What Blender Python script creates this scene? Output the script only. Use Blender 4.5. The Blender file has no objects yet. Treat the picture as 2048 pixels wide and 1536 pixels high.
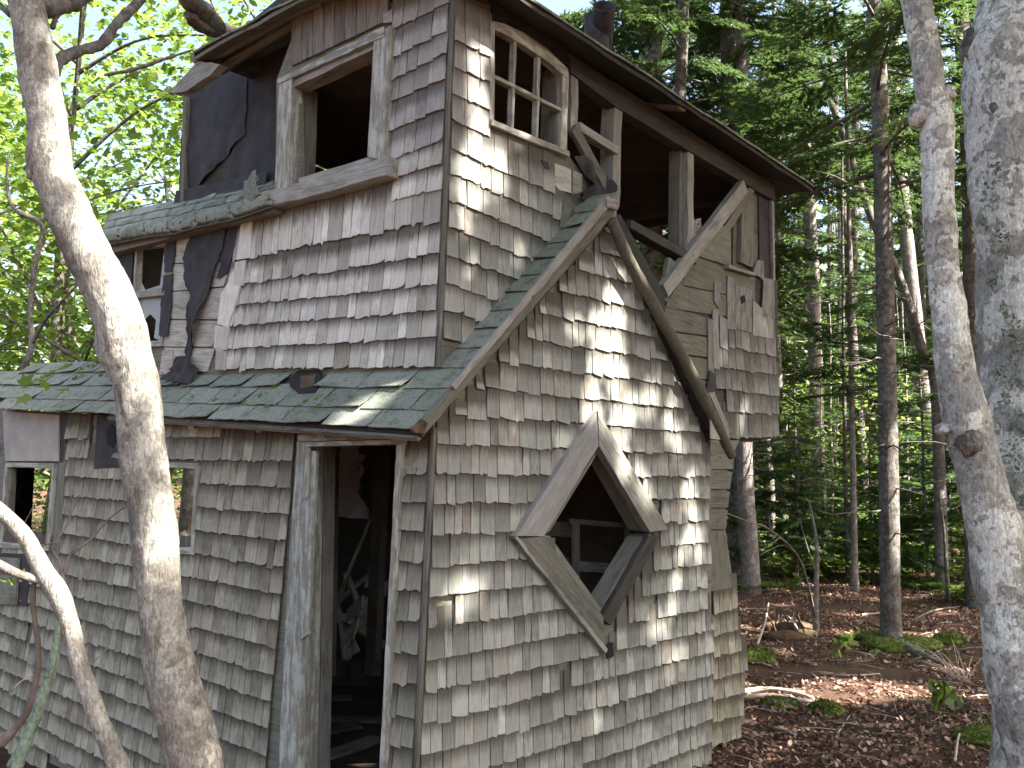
import bpy, bmesh, math, random
import numpy as np
from mathutils import Vector, Matrix, noise
from mathutils.geometry import tessellate_polygon
R = math.radians
rnd = random.Random(7)
rng = np.random.default_rng(7)
scene = bpy.context.scene
COL = scene.collection

# ------------------------------------------------------------------ camera
FPX, PITCH, ROLL = 1900.0, R(6.0), R(0.8)
CAM = Vector((0, 0, 1.6))
_f = Vector((0, math.cos(PITCH), math.sin(PITCH))); _r = Vector((1, 0, 0)); _u = _r.cross(_f)
CR = math.cos(ROLL) * _r + math.sin(ROLL) * _u
CU = -math.sin(ROLL) * _r + math.cos(ROLL) * _u
CF = _f
cd = bpy.data.cameras.new('camera'); cam = bpy.data.objects.new('camera', cd); COL.objects.link(cam)
cd.sensor_width = 36; cd.lens = 36 * FPX / 2048; cd.clip_end = 400; cd.clip_start = 0.05
cam.matrix_world = Matrix(((CR.x, CU.x, -CF.x, CAM.x), (CR.y, CU.y, -CF.y, CAM.y), (CR.z, CU.z, -CF.z, CAM.z), (0, 0, 0, 1)))
scene.camera = cam
# ------------------------------------------------------------------ light
SUN_EL, SUN_AZ = R(47), R(-25)          # azimuth measured from +X towards +Y
SUN = Vector((math.cos(SUN_EL) * math.cos(SUN_AZ), math.cos(SUN_EL) * math.sin(SUN_AZ), math.sin(SUN_EL)))
world = bpy.data.worlds.new("World"); scene.world = world; world.use_nodes = True
wn = world.node_tree; wn.nodes.clear()
sky = wn.nodes.new('ShaderNodeTexSky'); sky.sky_type = 'NISHITA'; sky.sun_disc = False
sky.sun_elevation = SUN_EL; sky.sun_rotation = math.pi / 2 - SUN_AZ
sky.air_density = 1.0; sky.dust_density = 5.0; sky.ozone_density = 0.6
bg = wn.nodes.new('ShaderNodeBackground'); bg.inputs[1].default_value = 0.085
wo = wn.nodes.new('ShaderNodeOutputWorld')
wn.links.new(sky.outputs[0], bg.inputs[0]); wn.links.new(bg.outputs[0], wo.inputs[0])
sl = bpy.data.lights.new('sun', 'SUN'); sl.energy = 5.0; sl.angle = R(0.55); sl.color = (1.0, 0.95, 0.87)
so = bpy.data.objects.new('sun', sl); COL.objects.link(so)
so.rotation_euler = SUN.to_track_quat('Z', 'Y').to_euler()
vs = scene.view_settings
vs.view_transform = 'Standard'; vs.look = 'None'; vs.gamma = 1; vs.exposure = 2.85; vs.use_curve_mapping = False
cy = scene.cycles
cy.max_bounces = 7; cy.diffuse_bounces = 4; cy.transmission_bounces = 5; cy.glossy_bounces = 2
cy.use_denoising = True; cy.caustics_reflective = False; cy.caustics_refractive = False
cy.sample_clamp_indirect = 6

# ------------------------------------------------------------------ pixel -> point
def ray(x, y): return CR * ((x - 1024) / FPX) - CU * ((y - 768) / FPX) + CF
def at(x, y, Y):
    d = ray(x, y); return CAM + d * (Y / d.y)
def proj(p):
    d = Vector(p) - CAM; z = d.dot(CF)
    return (1024 + FPX * d.dot(CR) / z, 768 - FPX * d.dot(CU) / z, z)
def gnd(x, y, z=0.0):
    d = ray(x, y); return CAM + d * ((z - CAM.z) / d.z)
class Plane:
    def __init__(s, p, a, b, n=None):
        s.p = Vector(p); s.a = Vector(a).normalized(); s.b = Vector(b).normalized()
        s.n = s.a.cross(s.b).normalized()
        if s.n.dot(CAM - s.p) < 0: s.n = -s.n
    def hit(s, x, y, o=0.0):
        d = ray(x, y); q = s.p + s.n * o
        return CAM + d * ((q - CAM).dot(s.n) / d.dot(s.n))
    def off(s, k): 
        q = Plane(s.p + s.n * k, s.a, s.b); q.n = s.n; return q
    def st(s, P):
        q = P - s.p; q = q - s.n * q.dot(s.n)
        # solve q = S a + T b
        aa, ab, bb = 1.0, s.a.dot(s.b), 1.0; qa, qb = q.dot(s.a), q.dot(s.b)
        det = aa * bb - ab * ab
        return ((qa * bb - qb * ab) / det, (qb * aa - qa * ab) / det)
    def pst(s, x, y, o=0.0): return s.st(s.hit(x, y, o))
    def at(s, S, T, o=0.0): return s.p + s.a * S + s.b * T + s.n * o
U = Vector((0.679417, 0.733753, 0)); V = Vector((-0.758186, 0.652038, 0))
K0 = at(838, 1450, 3.85); K1 = at(868, 860, 3.85); W = (K1 - K0).normalized()
G = Plane(K0, U, W); D = Plane(K0, V, W)
_g = G.off(.08); E0 = _g.hit(835, 858); A0 = _g.hit(1222, 395)
RF = Plane(E0, D.hit(205, 827, .13) - E0, A0 - E0)                    # front slope of the low roof; b runs up the slope
B0 = RF.hit(877, 735)
_d = ray(905, 0); _k = (B0 - CAM).xy.length / _d.xy.length; B1 = CAM + _d * _k; W2 = (B1 - B0).normalized()
M = Plane(B0, V, W2); T = Plane(B0, U, W2)

# ------------------------------------------------------------------ object helpers
WM = {}
def link(o, parent=None, Mx=None):
    COL.objects.link(o); Mx = Mx if Mx is not None else Matrix.Identity(4)
    if parent is not None:
        o.parent = parent; o.matrix_basis = WM[parent.name].inverted() @ Mx
    else: o.matrix_basis = Mx
    WM[o.name] = Mx
    return o
def tag(o, label=None, cat=None, group=None, kind=None):
    if label: o['label'] = label
    if cat: o['category'] = cat
    if group: o['group'] = group
    if kind: o['kind'] = kind
    return o
def empty(name, loc, label, cat, group=None):
    o = bpy.data.objects.new(name, None); o.empty_display_size = .1
    link(o, None, Matrix.Translation(loc)); return tag(o, label, cat, group)
def mesh(name, verts, faces, mats=(), smooth=False, mi=None):
    me = bpy.data.meshes.new(name)
    me.from_pydata([tuple(v) for v in verts], [], faces); me.update()
    for m in (mats if isinstance(mats, (list, tuple)) else [mats]): me.materials.append(m)
    if smooth: me.polygons.foreach_set('use_smooth', [True] * len(me.polygons))
    if mi is not None: me.polygons.foreach_set('material_index', mi)
    return me
def mesh_np(name, verts, k, mats, smooth=False, mi=None):
    """verts: (N*k,3): N separate k-gons"""
    n = len(verts) // k; me = bpy.data.meshes.new(name)
    me.vertices.add(n * k); me.vertices.foreach_set('co', np.ascontiguousarray(verts, dtype=np.float32).ravel())
    me.loops.add(n * k); me.loops.foreach_set('vertex_index', np.arange(n * k, dtype=np.int32))
    me.polygons.add(n); me.polygons.foreach_set('loop_start', np.arange(0, n * k, k, dtype=np.int32))
    if smooth: me.polygons.foreach_set('use_smooth', np.ones(n, dtype=bool))
    for m in (mats if isinstance(mats, (list, tuple)) else [mats]): me.materials.append(m)
    if mi is not None: me.polygons.foreach_set('material_index', np.asarray(mi, dtype=np.int32))
    me.update(); me.validate(); return me
def obj(name, me, parent=None, Mx=None): return link(bpy.data.objects.new(name, me), parent, Mx)
def frame(o, x, y, z):
    m = Matrix.Identity(4)
    for i, c in enumerate((x, y, z)):
        for j in range(3): m[j][i] = c[j]
    for j in range(3): m[j][3] = o[j]
    return m
def nz(x, y=0.0, z=0.0): return noise.noise(Vector((x, y, z)))

# ------------------------------------------------------------------ materials
class NT:
    def __init__(s, name):
        s.m = bpy.data.materials.new(name); s.m.use_nodes = True; s.t = s.m.node_tree
        s.b = s.t.nodes['Principled BSDF']; s.out = s.t.nodes['Material Output']
    def n(s, typ, **kw):
        nd = s.t.nodes.new('ShaderNode' + typ)
        for k, v in kw.items():
            if isinstance(k, str) and hasattr(nd, k): setattr(nd, k, v)
        return nd
    def l(s, a, b): s.t.links.new(a, b)
    def val(s, sock, v):
        if hasattr(v, 'is_linked') or isinstance(v, bpy.types.NodeSocket): s.l(v, sock)
        else: sock.default_value = v
    def coords(s, scale=(1, 1, 1), src='Object', rand=0.0):
        tc = s.n('TexCoord'); out = tc.outputs[src]
        if rand:
            oi = s.n('ObjectInfo'); c = s.n('CombineXYZ')
            mm = s.math('MULTIPLY', oi.outputs['Random'], rand)
            for i in range(3): s.l(mm, c.inputs[i])
            va = s.n('VectorMath', operation='ADD'); s.l(out, va.inputs[0]); s.l(c.outputs[0], va.inputs[1]); out = va.outputs[0]
        mp = s.n('Mapping'); mp.inputs['Scale'].default_value = scale; s.l(out, mp.inputs[0]); return mp.outputs[0]
    def noise(s, vec, scale, detail=4, rough=.55, dist=0.0):
        nd = s.n('TexNoise'); s.l(vec, nd.inputs['Vector']); nd.inputs['Scale'].default_value = scale
        nd.inputs['Detail'].default_value = detail; nd.inputs['Roughness'].default_value = rough; nd.inputs['Distortion'].default_value = dist
        return nd.outputs['Fac']
    def voro(s, vec, scale, feature='F1', out='Distance'):
        nd = s.n('TexVoronoi'); nd.feature = feature; s.l(vec, nd.inputs['Vector']); nd.inputs['Scale'].default_value = scale
        return nd.outputs[out]
    def ramp(s, fac, stops):
        nd = s.n('ValToRGB'); e = nd.color_ramp.elements
        while len(e) < len(stops): e.new(0.5)
        for i, (p, c) in enumerate(stops):
            e[i].position = p; c = (c, c, c) if isinstance(c, (int, float)) else c; e[i].color = (*c, 1)
        s.l(fac, nd.inputs[0]); return nd.outputs[0]
    def mix(s, fac, a, b, mode='MIX'):
        nd = s.n('Mix'); nd.data_type = 'RGBA'; nd.blend_type = mode
        for sock, v in ((nd.inputs[0], fac), (nd.inputs[6], a), (nd.inputs[7], b)):
            if isinstance(v, bpy.types.NodeSocket): s.l(v, sock)
            elif isinstance(v, tuple): sock.default_value = (*v, 1)
            else: sock.default_value = v
        return nd.outputs[2]
    def math(s, op, a, b=0.0, clamp=False):
        nd = s.n('Math'); nd.operation = op; nd.use_clamp = clamp
        s.val(nd.inputs[0], a); s.val(nd.inputs[1], b); return nd.outputs[0]
    def hsv(s, col, h=0.5, sat=1.0, v=1.0):
        nd = s.n('HueSaturation'); s.val(nd.inputs['Hue'], h); s.val(nd.inputs['Saturation'], sat); s.val(nd.inputs['Value'], v)
        s.l(col, nd.inputs['Color']); return nd.outputs[0]
    def rnd(s):
        """a random number per object and per loose piece"""
        oi = s.n('ObjectInfo'); ge = s.n('NewGeometry')
        return s.math('FRACT', s.math('ADD', oi.outputs['Random'], ge.outputs['Random Per Island']))
    def rng(s, v, a, b):
        return s.math('ADD', s.math('MULTIPLY', v, b - a), a)
    def fin(s, col, rough=.85, bump=None, bstr=.3, bdist=.004, spec=.25):
        if isinstance(col, tuple): s.b.inputs['Base Color'].default_value = (*col, 1)
        else: s.l(col, s.b.inputs['Base Color'])
        s.val(s.b.inputs['Roughness'], rough); s.b.inputs['Specular IOR Level'].default_value = spec
        if bump is not None:
            bn = s.n('Bump'); bn.inputs['Strength'].default_value = bstr; bn.inputs['Distance'].default_value = bdist
            s.l(bump, bn.inputs['Height']); s.l(bn.outputs[0], s.b.inputs['Normal'])
        return s.m

def wood(name, c0, c1, c2, stain, axis='x', amount=.5, streak=1.0, green=.0, rand=37.0):
    """weathered wood: fine grain stretched along the axis, blotches, dark stains"""
    k = NT(name)
    sc = (1.2, 22, 22) if axis == 'x' else (22, 22, 1.2)
    vg = k.coords(sc, rand=rand); vb = k.coords((1, 1, 1), rand=rand)
    vs_ = k.coords((3, 14, 14) if axis == 'x' else (14, 14, 3), rand=rand)
    grain = k.noise(vg, 6, 5, .65, .3); blot = k.noise(vb, 5, 4, .6); st = k.noise(vs_, 1.6, 5, .65)
    base = k.ramp(k.rnd(), [(0, c0), (.45, c1), (1, c2)])
    base = k.mix(k.ramp(grain, [(.32, .0), (.72, 1.0)]), k.hsv(base, v=.62), k.hsv(base, v=1.18))
    base = k.mix(k.math('MULTIPLY', k.ramp(blot, [(.42, 0.0), (.68, 1.0)]), .45), base, k.hsv(base, v=1.5, sat=.75))
    base = k.mix(k.math('MULTIPLY', k.ramp(st, [(.52, 0.0), (.70, 1.0)]), amount), base, stain)
    if green: base = k.mix(k.math('MULTIPLY', k.ramp(k.noise(vb, 2.3, 4, .6), [(.42, 0.0), (.65, 1.0)]), green), base, (.12, .145, .075))
    knot = k.voro(k.coords((3.0, 9, 9) if axis == 'x' else (9, 9, 3.0), rand=rand), 1.3)
    base = k.mix(k.ramp(knot, [(.04, .75), (.085, 0.0)]), base, (.03, .022, .016))
    crack = k.noise(k.coords((.8, 60, 60) if axis == 'x' else (60, 60, .8), rand=rand), 4, 3, .6)
    base = k.mix(k.ramp(crack, [(.30, .7), (.37, 0.0)]), base, k.hsv(base, v=.3))
    return k.fin(base, .88, k.math('ADD', grain, k.math('MULTIPLY', crack, 1.3)), .55, .004)

def shingle_mat(name, c0, c1, c2, tint=None, dirt=.8):
    k = NT(name)
    vg = k.coords((40, 40, 2.2), rand=91); vb = k.coords((1, 1, 1), rand=91); vm = k.coords((18, 18, 5), rand=91)
    r = k.rnd()
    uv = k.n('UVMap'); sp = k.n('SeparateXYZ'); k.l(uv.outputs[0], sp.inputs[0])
    grain = k.noise(vg, 4, 5, .65, .2); st = k.noise(vm, 1.5, 5, .7); blot = k.noise(vb, 9, 5, .62)
    base = k.ramp(r, [(0, c0), (.25, c1), (.6, c2), (.85, c1), (1, tint or c0)])
    base = k.hsv(base, v=k.rng(k.math('FRACT', k.math('MULTIPLY', r, 7.31)), .70, 1.18))
    base = k.mix(k.ramp(grain, [(.3, 0.0), (.7, 1.0)]), k.hsv(base, v=.7), k.hsv(base, v=1.14))
    base = k.mix(k.math('MULTIPLY', k.ramp(blot, [(.45, 0.0), (.66, 1.0)]), .5), base, k.hsv(base, v=1.45, sat=.7))
    base = k.mix(k.math('MULTIPLY', k.ramp(blot, [(.30, 1.0), (.44, 0.0)]), .45), base, k.hsv(base, v=.55))
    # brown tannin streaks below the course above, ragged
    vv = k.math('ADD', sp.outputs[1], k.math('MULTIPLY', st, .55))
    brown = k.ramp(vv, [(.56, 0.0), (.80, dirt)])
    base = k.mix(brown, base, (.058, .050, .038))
    # grey lichen bloom and dark mildew towards the butt
    base = k.mix(k.math('MULTIPLY', k.ramp(k.math('SUBTRACT', st, k.math('MULTIPLY', sp.outputs[1], .8)), [(.36, 0.0), (.58, 1.0)]), .35), base, (.40, .40, .38))
    crack = k.noise(k.coords((95, 95, 2.0), rand=91), 3, 2, .5)
    base = k.mix(k.ramp(crack, [(.29, .8), (.35, 0.0)]), base, k.hsv(base, v=.3))
    spk = k.voro(k.coords((1, 1, .6), rand=91), 55)
    base = k.mix(k.ramp(spk, [(.05, .55), (.12, 0.0)]), base, (.03, .025, .02))
    return k.fin(base, .9, k.math('ADD', grain, k.math('MULTIPLY', crack, 1.4)), .55, .0035)

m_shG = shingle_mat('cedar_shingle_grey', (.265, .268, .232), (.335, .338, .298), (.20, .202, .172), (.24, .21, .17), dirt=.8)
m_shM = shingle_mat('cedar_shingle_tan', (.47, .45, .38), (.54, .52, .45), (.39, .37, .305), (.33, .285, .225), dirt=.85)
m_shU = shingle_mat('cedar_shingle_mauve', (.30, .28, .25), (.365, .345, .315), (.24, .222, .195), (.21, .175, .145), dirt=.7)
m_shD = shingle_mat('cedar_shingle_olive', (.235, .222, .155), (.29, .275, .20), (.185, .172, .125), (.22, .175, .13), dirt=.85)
m_shR = shingle_mat('cedar_shingle_dark', (.15, .148, .13), (.19, .187, .165), (.12, .118, .102), (.15, .125, .10), dirt=.6)  # grey shingle, with the shade of the tower's right end painted into the tone
m_board = wood('weathered_board', (.23, .222, .195), (.295, .285, .255), (.18, .172, .15), (.04, .032, .025), 'x', .65, green=.15)
m_brace = wood('grey_beam', (.145, .138, .115), (.185, .176, .148), (.115, .108, .09), (.03, .025, .02), 'x', .6, green=.3)
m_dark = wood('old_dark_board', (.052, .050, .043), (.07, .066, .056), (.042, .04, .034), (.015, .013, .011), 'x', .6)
m_sheath = wood('sheathing', (.13, .125, .10), (.165, .158, .128), (.105, .10, .08), (.035, .028, .02), 'x', .6, green=.35)
m_pale = wood('pale_sheathing', (.36, .34, .285), (.42, .40, .34), (.30, .285, .24), (.06, .045, .03), 'x', .55)
m_old = wood('brown_vertical_board', (.175, .155, .125), (.22, .195, .16), (.135, .118, .098), (.045, .035, .026), 'z', .7)

m_pole = wood('old_peeled_pole', (.085, .075, .06), (.11, .098, .08), (.07, .06, .05), (.02, .016, .012), 'z', .6, green=.3)
m_dia = wood('brown_board', (.13, .12, .10), (.155, .145, .12), (.11, .102, .085), (.03, .025, .02), 'x', .5, green=.2)
def paint(name, col, under, cover=.55):
    k = NT(name)
    v = k.coords((1, 1, 1), rand=23); vs_ = k.coords((2.5, 18, 18), rand=23)
    n1 = k.noise(vs_, 2.0, 6, .7); n2 = k.noise(v, 14, 4, .6)
    g = k.noise(k.coords((1.2, 30, 30), rand=23), 6, 4, .6)
    un = k.mix(g, k.hsv(k.mix(.5, under, under), v=.6), k.hsv(k.mix(.5, under, under), v=1.25))
    f = k.ramp(k.math('ADD', k.math('MULTIPLY', n1, .7), k.math('MULTIPLY', n2, .3)), [(cover - .06, 0.0), (cover + .03, 1.0)])
    pc = k.mix(k.ramp(n2, [(.35, 0.0), (.7, 1.0)]), k.hsv(k.mix(.5, col, col), v=.8), col)
    c = k.mix(f, pc, un)
    c = k.mix(k.ramp(g, [(.28, .6), (.38, 0.0)]), c, (.06, .05, .035))
    return k.fin(c, .75, k.math('SUBTRACT', k.math('MULTIPLY', g, .5), f), .5, .003)
m_paint = paint('peeling_cream_paint', (.42, .42, .36), (.21, .20, .165), .5)
m_paintg = paint('peeling_green_paint', (.38, .41, .355), (.19, .18, .15), .49)
m_trim = paint('peeling_purple_grey', (.28, .275, .27), (.23, .22, .20), .5)

def asphalt():
    k = NT('green_asphalt_shingle')
    v = k.coords((1, 1, 1), rand=51)
    r = k.rnd(); gr = k.voro(v, 420, out='Color'); sep = k.n('SeparateColor'); k.l(gr, sep.inputs[0])
    big = k.noise(v, 7, 5, .65); mid = k.noise(v, 26, 5, .7)
    c = k.ramp(r, [(0, (.155, .172, .135)), (.5, (.19, .207, .165)), (1, (.23, .245, .20))])
    c = k.mix(k.ramp(sep.outputs[0], [(.1, 0.0), (.9, 1.0)]), k.hsv(c, v=.55), k.hsv(c, v=1.45))
    c = k.mix(k.math('MULTIPLY', k.ramp(big, [(.45, 0.0), (.7, 1.0)]), .5), c, (.21, .22, .19))
    c = k.mix(k.ramp(mid, [(.37, .95), (.43, 0.0)]), c, (.02, .025, .022)); c = k.mix(k.ramp(k.noise(v, 75, 3, .6), [(.33, .8), (.39, 0.0)]), c, (.03, .036, .03))
    c = k.mix(k.math('MULTIPLY', k.ramp(k.noise(v, 3.1, 5, .7), [(.52, 0.0), (.62, 1.0)]), .5), c, (.05, .065, .03))
    return k.fin(c, .95, k.math('ADD', sep.outputs[0], k.math('MULTIPLY', mid, 2)), .5, .002)
m_asph = asphalt()
def simple(name, c0, c1, scale=8, rough=.9, det=5, bstr=.4, spec=.2, bd=.004):
    k = NT(name); v = k.coords(rand=11); n1 = k.noise(v, scale, det, .65)
    c = k.ramp(n1, [(.3, c0), (.7, c1)])
    return k.fin(c, rough, k.noise(v, scale * 4, 4, .6), bstr, bd, spec)
m_tar = simple('tar_paper', (.018, .016, .017), (.045, .04, .042), 9, .7, bstr=.3)
m_black = simple('tar_edge', (.012, .012, .012), (.02, .02, .02))  # for flat black plates that paint the darkness inside holes
m_ply = simple('stained_plywood', (.24, .225, .215), (.36, .335, .28), 6, .85)
m_glass = None
m_rust = simple('rusty_stovepipe', (.015, .014, .014), (.07, .062, .058), 12, .6)
m_moss = simple('moss', (.035, .05, .012), (.13, .17, .03), 30, .95, bstr=.8)
m_rock = simple('rock', (.10, .085, .065), (.24, .21, .16), 9, .9)
m_rot = simple('rotten_wood', (.03, .02, .013), (.13, .085, .05), 14, .95, bstr=.8)
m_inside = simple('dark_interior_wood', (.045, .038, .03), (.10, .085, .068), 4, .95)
m_cloth = simple('grey_sheet', (.40, .40, .45), (.6, .6, .66), 3, .8)

def bark(name, c0, c1, lich, lamt=.5, sc=(1, 1, .35), furrow=.6, patch=9.0, dark=(.05, .04, .033), net=0.0, cells=0.0):
    k = NT(name)
    v = k.coords((1, 1, 1)); vv = k.coords(sc)
    n1 = k.noise(vv, 26, 6, .7, .4); n2 = k.noise(v, 7, 5, .6); n3 = k.noise(v, patch, 6, .7); 
    c = k.ramp(k.math('ADD', k.math('MULTIPLY', n1, .6), k.math('MULTIPLY', n2, .4)), [(.36, c0), (.62, c1)])
    f = k.math('MULTIPLY', k.ramp(n3, [(.50, 0.0), (.56, 1.0)]), lamt)
    vo = k.voro(v, patch * 2.6, out='Color'); sp = k.n('SeparateColor'); k.l(vo, sp.inputs[0])
    c = k.mix(f, c, k.hsv(k.mix(.5, lich, lich), v=k.rng(sp.outputs[0], .65, 1.15)))
    if cells:
        nd = k.n('TexNoise'); k.l(v, nd.inputs['Vector']); nd.inputs['Scale'].default_value = 30; nd.inputs['Detail'].default_value = 5
        va = k.n('VectorMath', operation='SCALE'); k.l(nd.outputs['Color'], va.inputs[0]); va.inputs['Scale'].default_value = .07
        vb_ = k.n('VectorMath', operation='ADD'); k.l(v, vb_.inputs[0]); k.l(va.outputs[0], vb_.inputs[1])
        for sc_, th_, am_, pc in ((11, .60, .85, 1.15), (26, .66, .7, 1.35), (7, .80, .8, .42), (60, .86, .8, .3)):
            ce = k.voro(vb_.outputs[0], sc_, out='Color'); s2 = k.n('SeparateColor'); k.l(ce, s2.inputs[0])
            c = k.mix(k.math('MULTIPLY', k.ramp(s2.outputs[0], [(th_, 0.0), (th_ + .03, 1.0)]), am_ * cells), c, k.hsv(k.mix(.5, lich, lich), v=pc))
    n4 = k.noise(k.coords((1, 1, .5)), 120, 4, .75); c = k.mix(k.ramp(n4, [(.32, 0.0), (.68, 1.0)]), k.hsv(c, v=.55), k.hsv(c, v=1.3))
    vc = k.voro(k.coords((1, 1, .4)), 60, feature='DISTANCE_TO_EDGE'); c = k.mix(k.math('MULTIPLY', k.ramp(vc, [(.02, 1.0), (.09, 0.0)]), net), c, dark)
    fr = k.noise(k.coords((1, 1, .16)), 38, 4, .7, .6)
    c = k.mix(k.math('MULTIPLY', k.ramp(fr, [(.33, 1.0), (.43, 0.0)]), furrow), c, dark)
    return k.fin(c, .92, k.math('ADD', k.math('MULTIPLY', n1, .8), k.math('ADD', k.math('MULTIPLY', fr, 1.2), k.math('MULTIPLY', n4, .5))), 1.0, .010), k
m_barkA, _ = bark('maple_bark', (.12, .105, .088), (.235, .21, .18), (.32, .315, .275), .35, furrow=.55, cells=.5)
m_barkB, kB = bark('pale_lichen_bark', (.22, .21, .175), (.37, .36, .31), (.50, .505, .45), .5, (1, 1, 1), .35, 6.0, cells=.9)
m_barkC, _ = bark('spruce_bark', (.065, .048, .04), (.13, .10, .085), (.24, .25, .22), .45, (1, 1, .5), .5, 16.0, net=.5, cells=.35)
m_barkD, _ = bark('lichened_trunk_bark', (.12, .10, .09), (.22, .19, .175), (.36, .36, .34), .5, (1, 1, .4), .4, 12.0)
m_foliose, _ = bark('foliose_lichen', (.09, .125, .09), (.20, .26, .19), (.34, .38, .32), .3, (1, 1, 1), .3, 40)
m_twig = simple('twig_bark', (.07, .055, .045), (.17, .15, .13), 20, .9)
m_deadwood = simple('bleached_dead_wood', (.26, .21, .17), (.46, .39, .32), 16, .9)

def leafmat(name, c0, c1, c2, trans=.55, rough=.5):
    k = NT(name); r = k.rnd()
    c = k.ramp(r, [(0, c0), (.5, c1), (1, c2)])
    k.t.nodes.remove(k.b)
    d = k.n('BsdfDiffuse'); t = k.n('BsdfTranslucent'); g = k.n('BsdfGlossy'); g.inputs['Roughness'].default_value = rough
    g.inputs['Color'].default_value = (.5, .5, .5, 1)
    k.l(c, d.inputs[0]); k.l(k.hsv(c, h=.485, sat=.98, v=1.5), t.inputs[0])
    m1 = k.n('MixShader'); m1.inputs[0].default_value = trans; k.l(d.outputs[0], m1.inputs[1]); k.l(t.outputs[0], m1.inputs[2])
    m2 = k.n('MixShader'); m2.inputs[0].default_value = .06; k.l(m1.outputs[0], m2.inputs[1]); k.l(g.outputs[0], m2.inputs[2])
    k.l(m2.outputs[0], k.out.inputs[0]); return k.m
m_leaf = leafmat('maple_leaf', (.06, .115, .016), (.085, .155, .02), (.125, .19, .025), .62)
m_leafy = leafmat('young_leaf', (.07, .13, .02), (.10, .18, .028), (.16, .22, .035), .6)
m_needle = leafmat('spruce_needles', (.035, .07, .02), (.05, .095, .026), (.07, .12, .03), .4)
m_fir = leafmat('fir_needles', (.035, .08, .02), (.05, .11, .03), (.08, .14, .035), .4)
m_fern = leafmat('fern', (.05, .12, .015), (.08, .17, .02), (.12, .21, .03), .5)
m_litter = leafmat('dry_leaf', (.06, .028, .018), (.15, .075, .048), (.36, .25, .18), .1)
def ground_mat():
    k = NT('forest_soil'); v = k.coords()
    a = k.noise(v, 1.2, 6, .65); b = k.noise(v, 40, 6, .75); n = k.noise(k.coords((60, 60, 60)), 3, 3, .7)
    c = k.ramp(b, [(.3, (.035, .018, .011)), (.5, (.095, .05, .032)), (.7, (.18, .105, .07))])
    c = k.mix(k.ramp(a, [(.5, 0.0), (.62, .8)]), c, (.05, .028, .02))
    c = k.mix(k.math('MULTIPLY', k.ramp(k.noise(v, .9, 5, .7), [(.58, 0.0), (.66, 1.0)]), .7), c, (.05, .07, .018))
    return k.fin(c, .95, k.math('ADD', b, n), .9, .02)
m_soil = ground_mat()

# ------------------------------------------------------------------ ground
def gh(x, y):
    h = .03 + .014 * min(max(y - 3, 0), 12)
    g_ = min(max((-x - .3 + (y - 4.5) * .0) / 2.2, 0), 1); h -= 1.25 * g_ * g_ * (3 - 2 * g_) * min(max((14 - y) / 6, 0), 1)
    d = max(0, math.hypot(x, y) - 17); h += d * .045
    h += .07 * nz(x * .45, y * .45, 3) + .045 * nz(x * 1.3, y * 1.3, 9)
    return h
def sheet():
    xs = [-90, -60, -42, -30, -22, -16] + list(np.arange(-12, 16.01, .28)) + [18, 21, 25, 31, 40, 55, 75, 95]
    ys = [-60, -35, -20, -12, -7, -4, -2] + list(np.arange(-1, 20, .28)) + [22, 24, 27, 31, 36, 43, 53, 68, 90, 120]
    vs_ = [(x, y, gh(x, y) + (.02 * nz(x * 5, y * 5)) ) for y in ys for x in xs]; n = len(xs)
    fs = [(j * n + i, j * n + i + 1, (j + 1) * n + i + 1, (j + 1) * n + i) for j in range(len(ys) - 1) for i in range(n - 1)]
    return mesh('ground', vs_, fs, m_soil, True)
tag(obj('ground', sheet()), 'brown forest floor of soil and needles around the cottage', kind='structure')

# ------------------------------------------------------------------ cottage builders
house = empty('cottage', Vector((0.2, 5.2, .1)), 'derelict two storey cottage clad in weathered grey cedar shingles, with an empty doorway', 'cottage')
def part(name, loc=None, parent=house):
    o = bpy.data.objects.new(name, None); return link(o, parent, Matrix.Translation(loc or Vector((0, 0, 0))))

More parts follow.
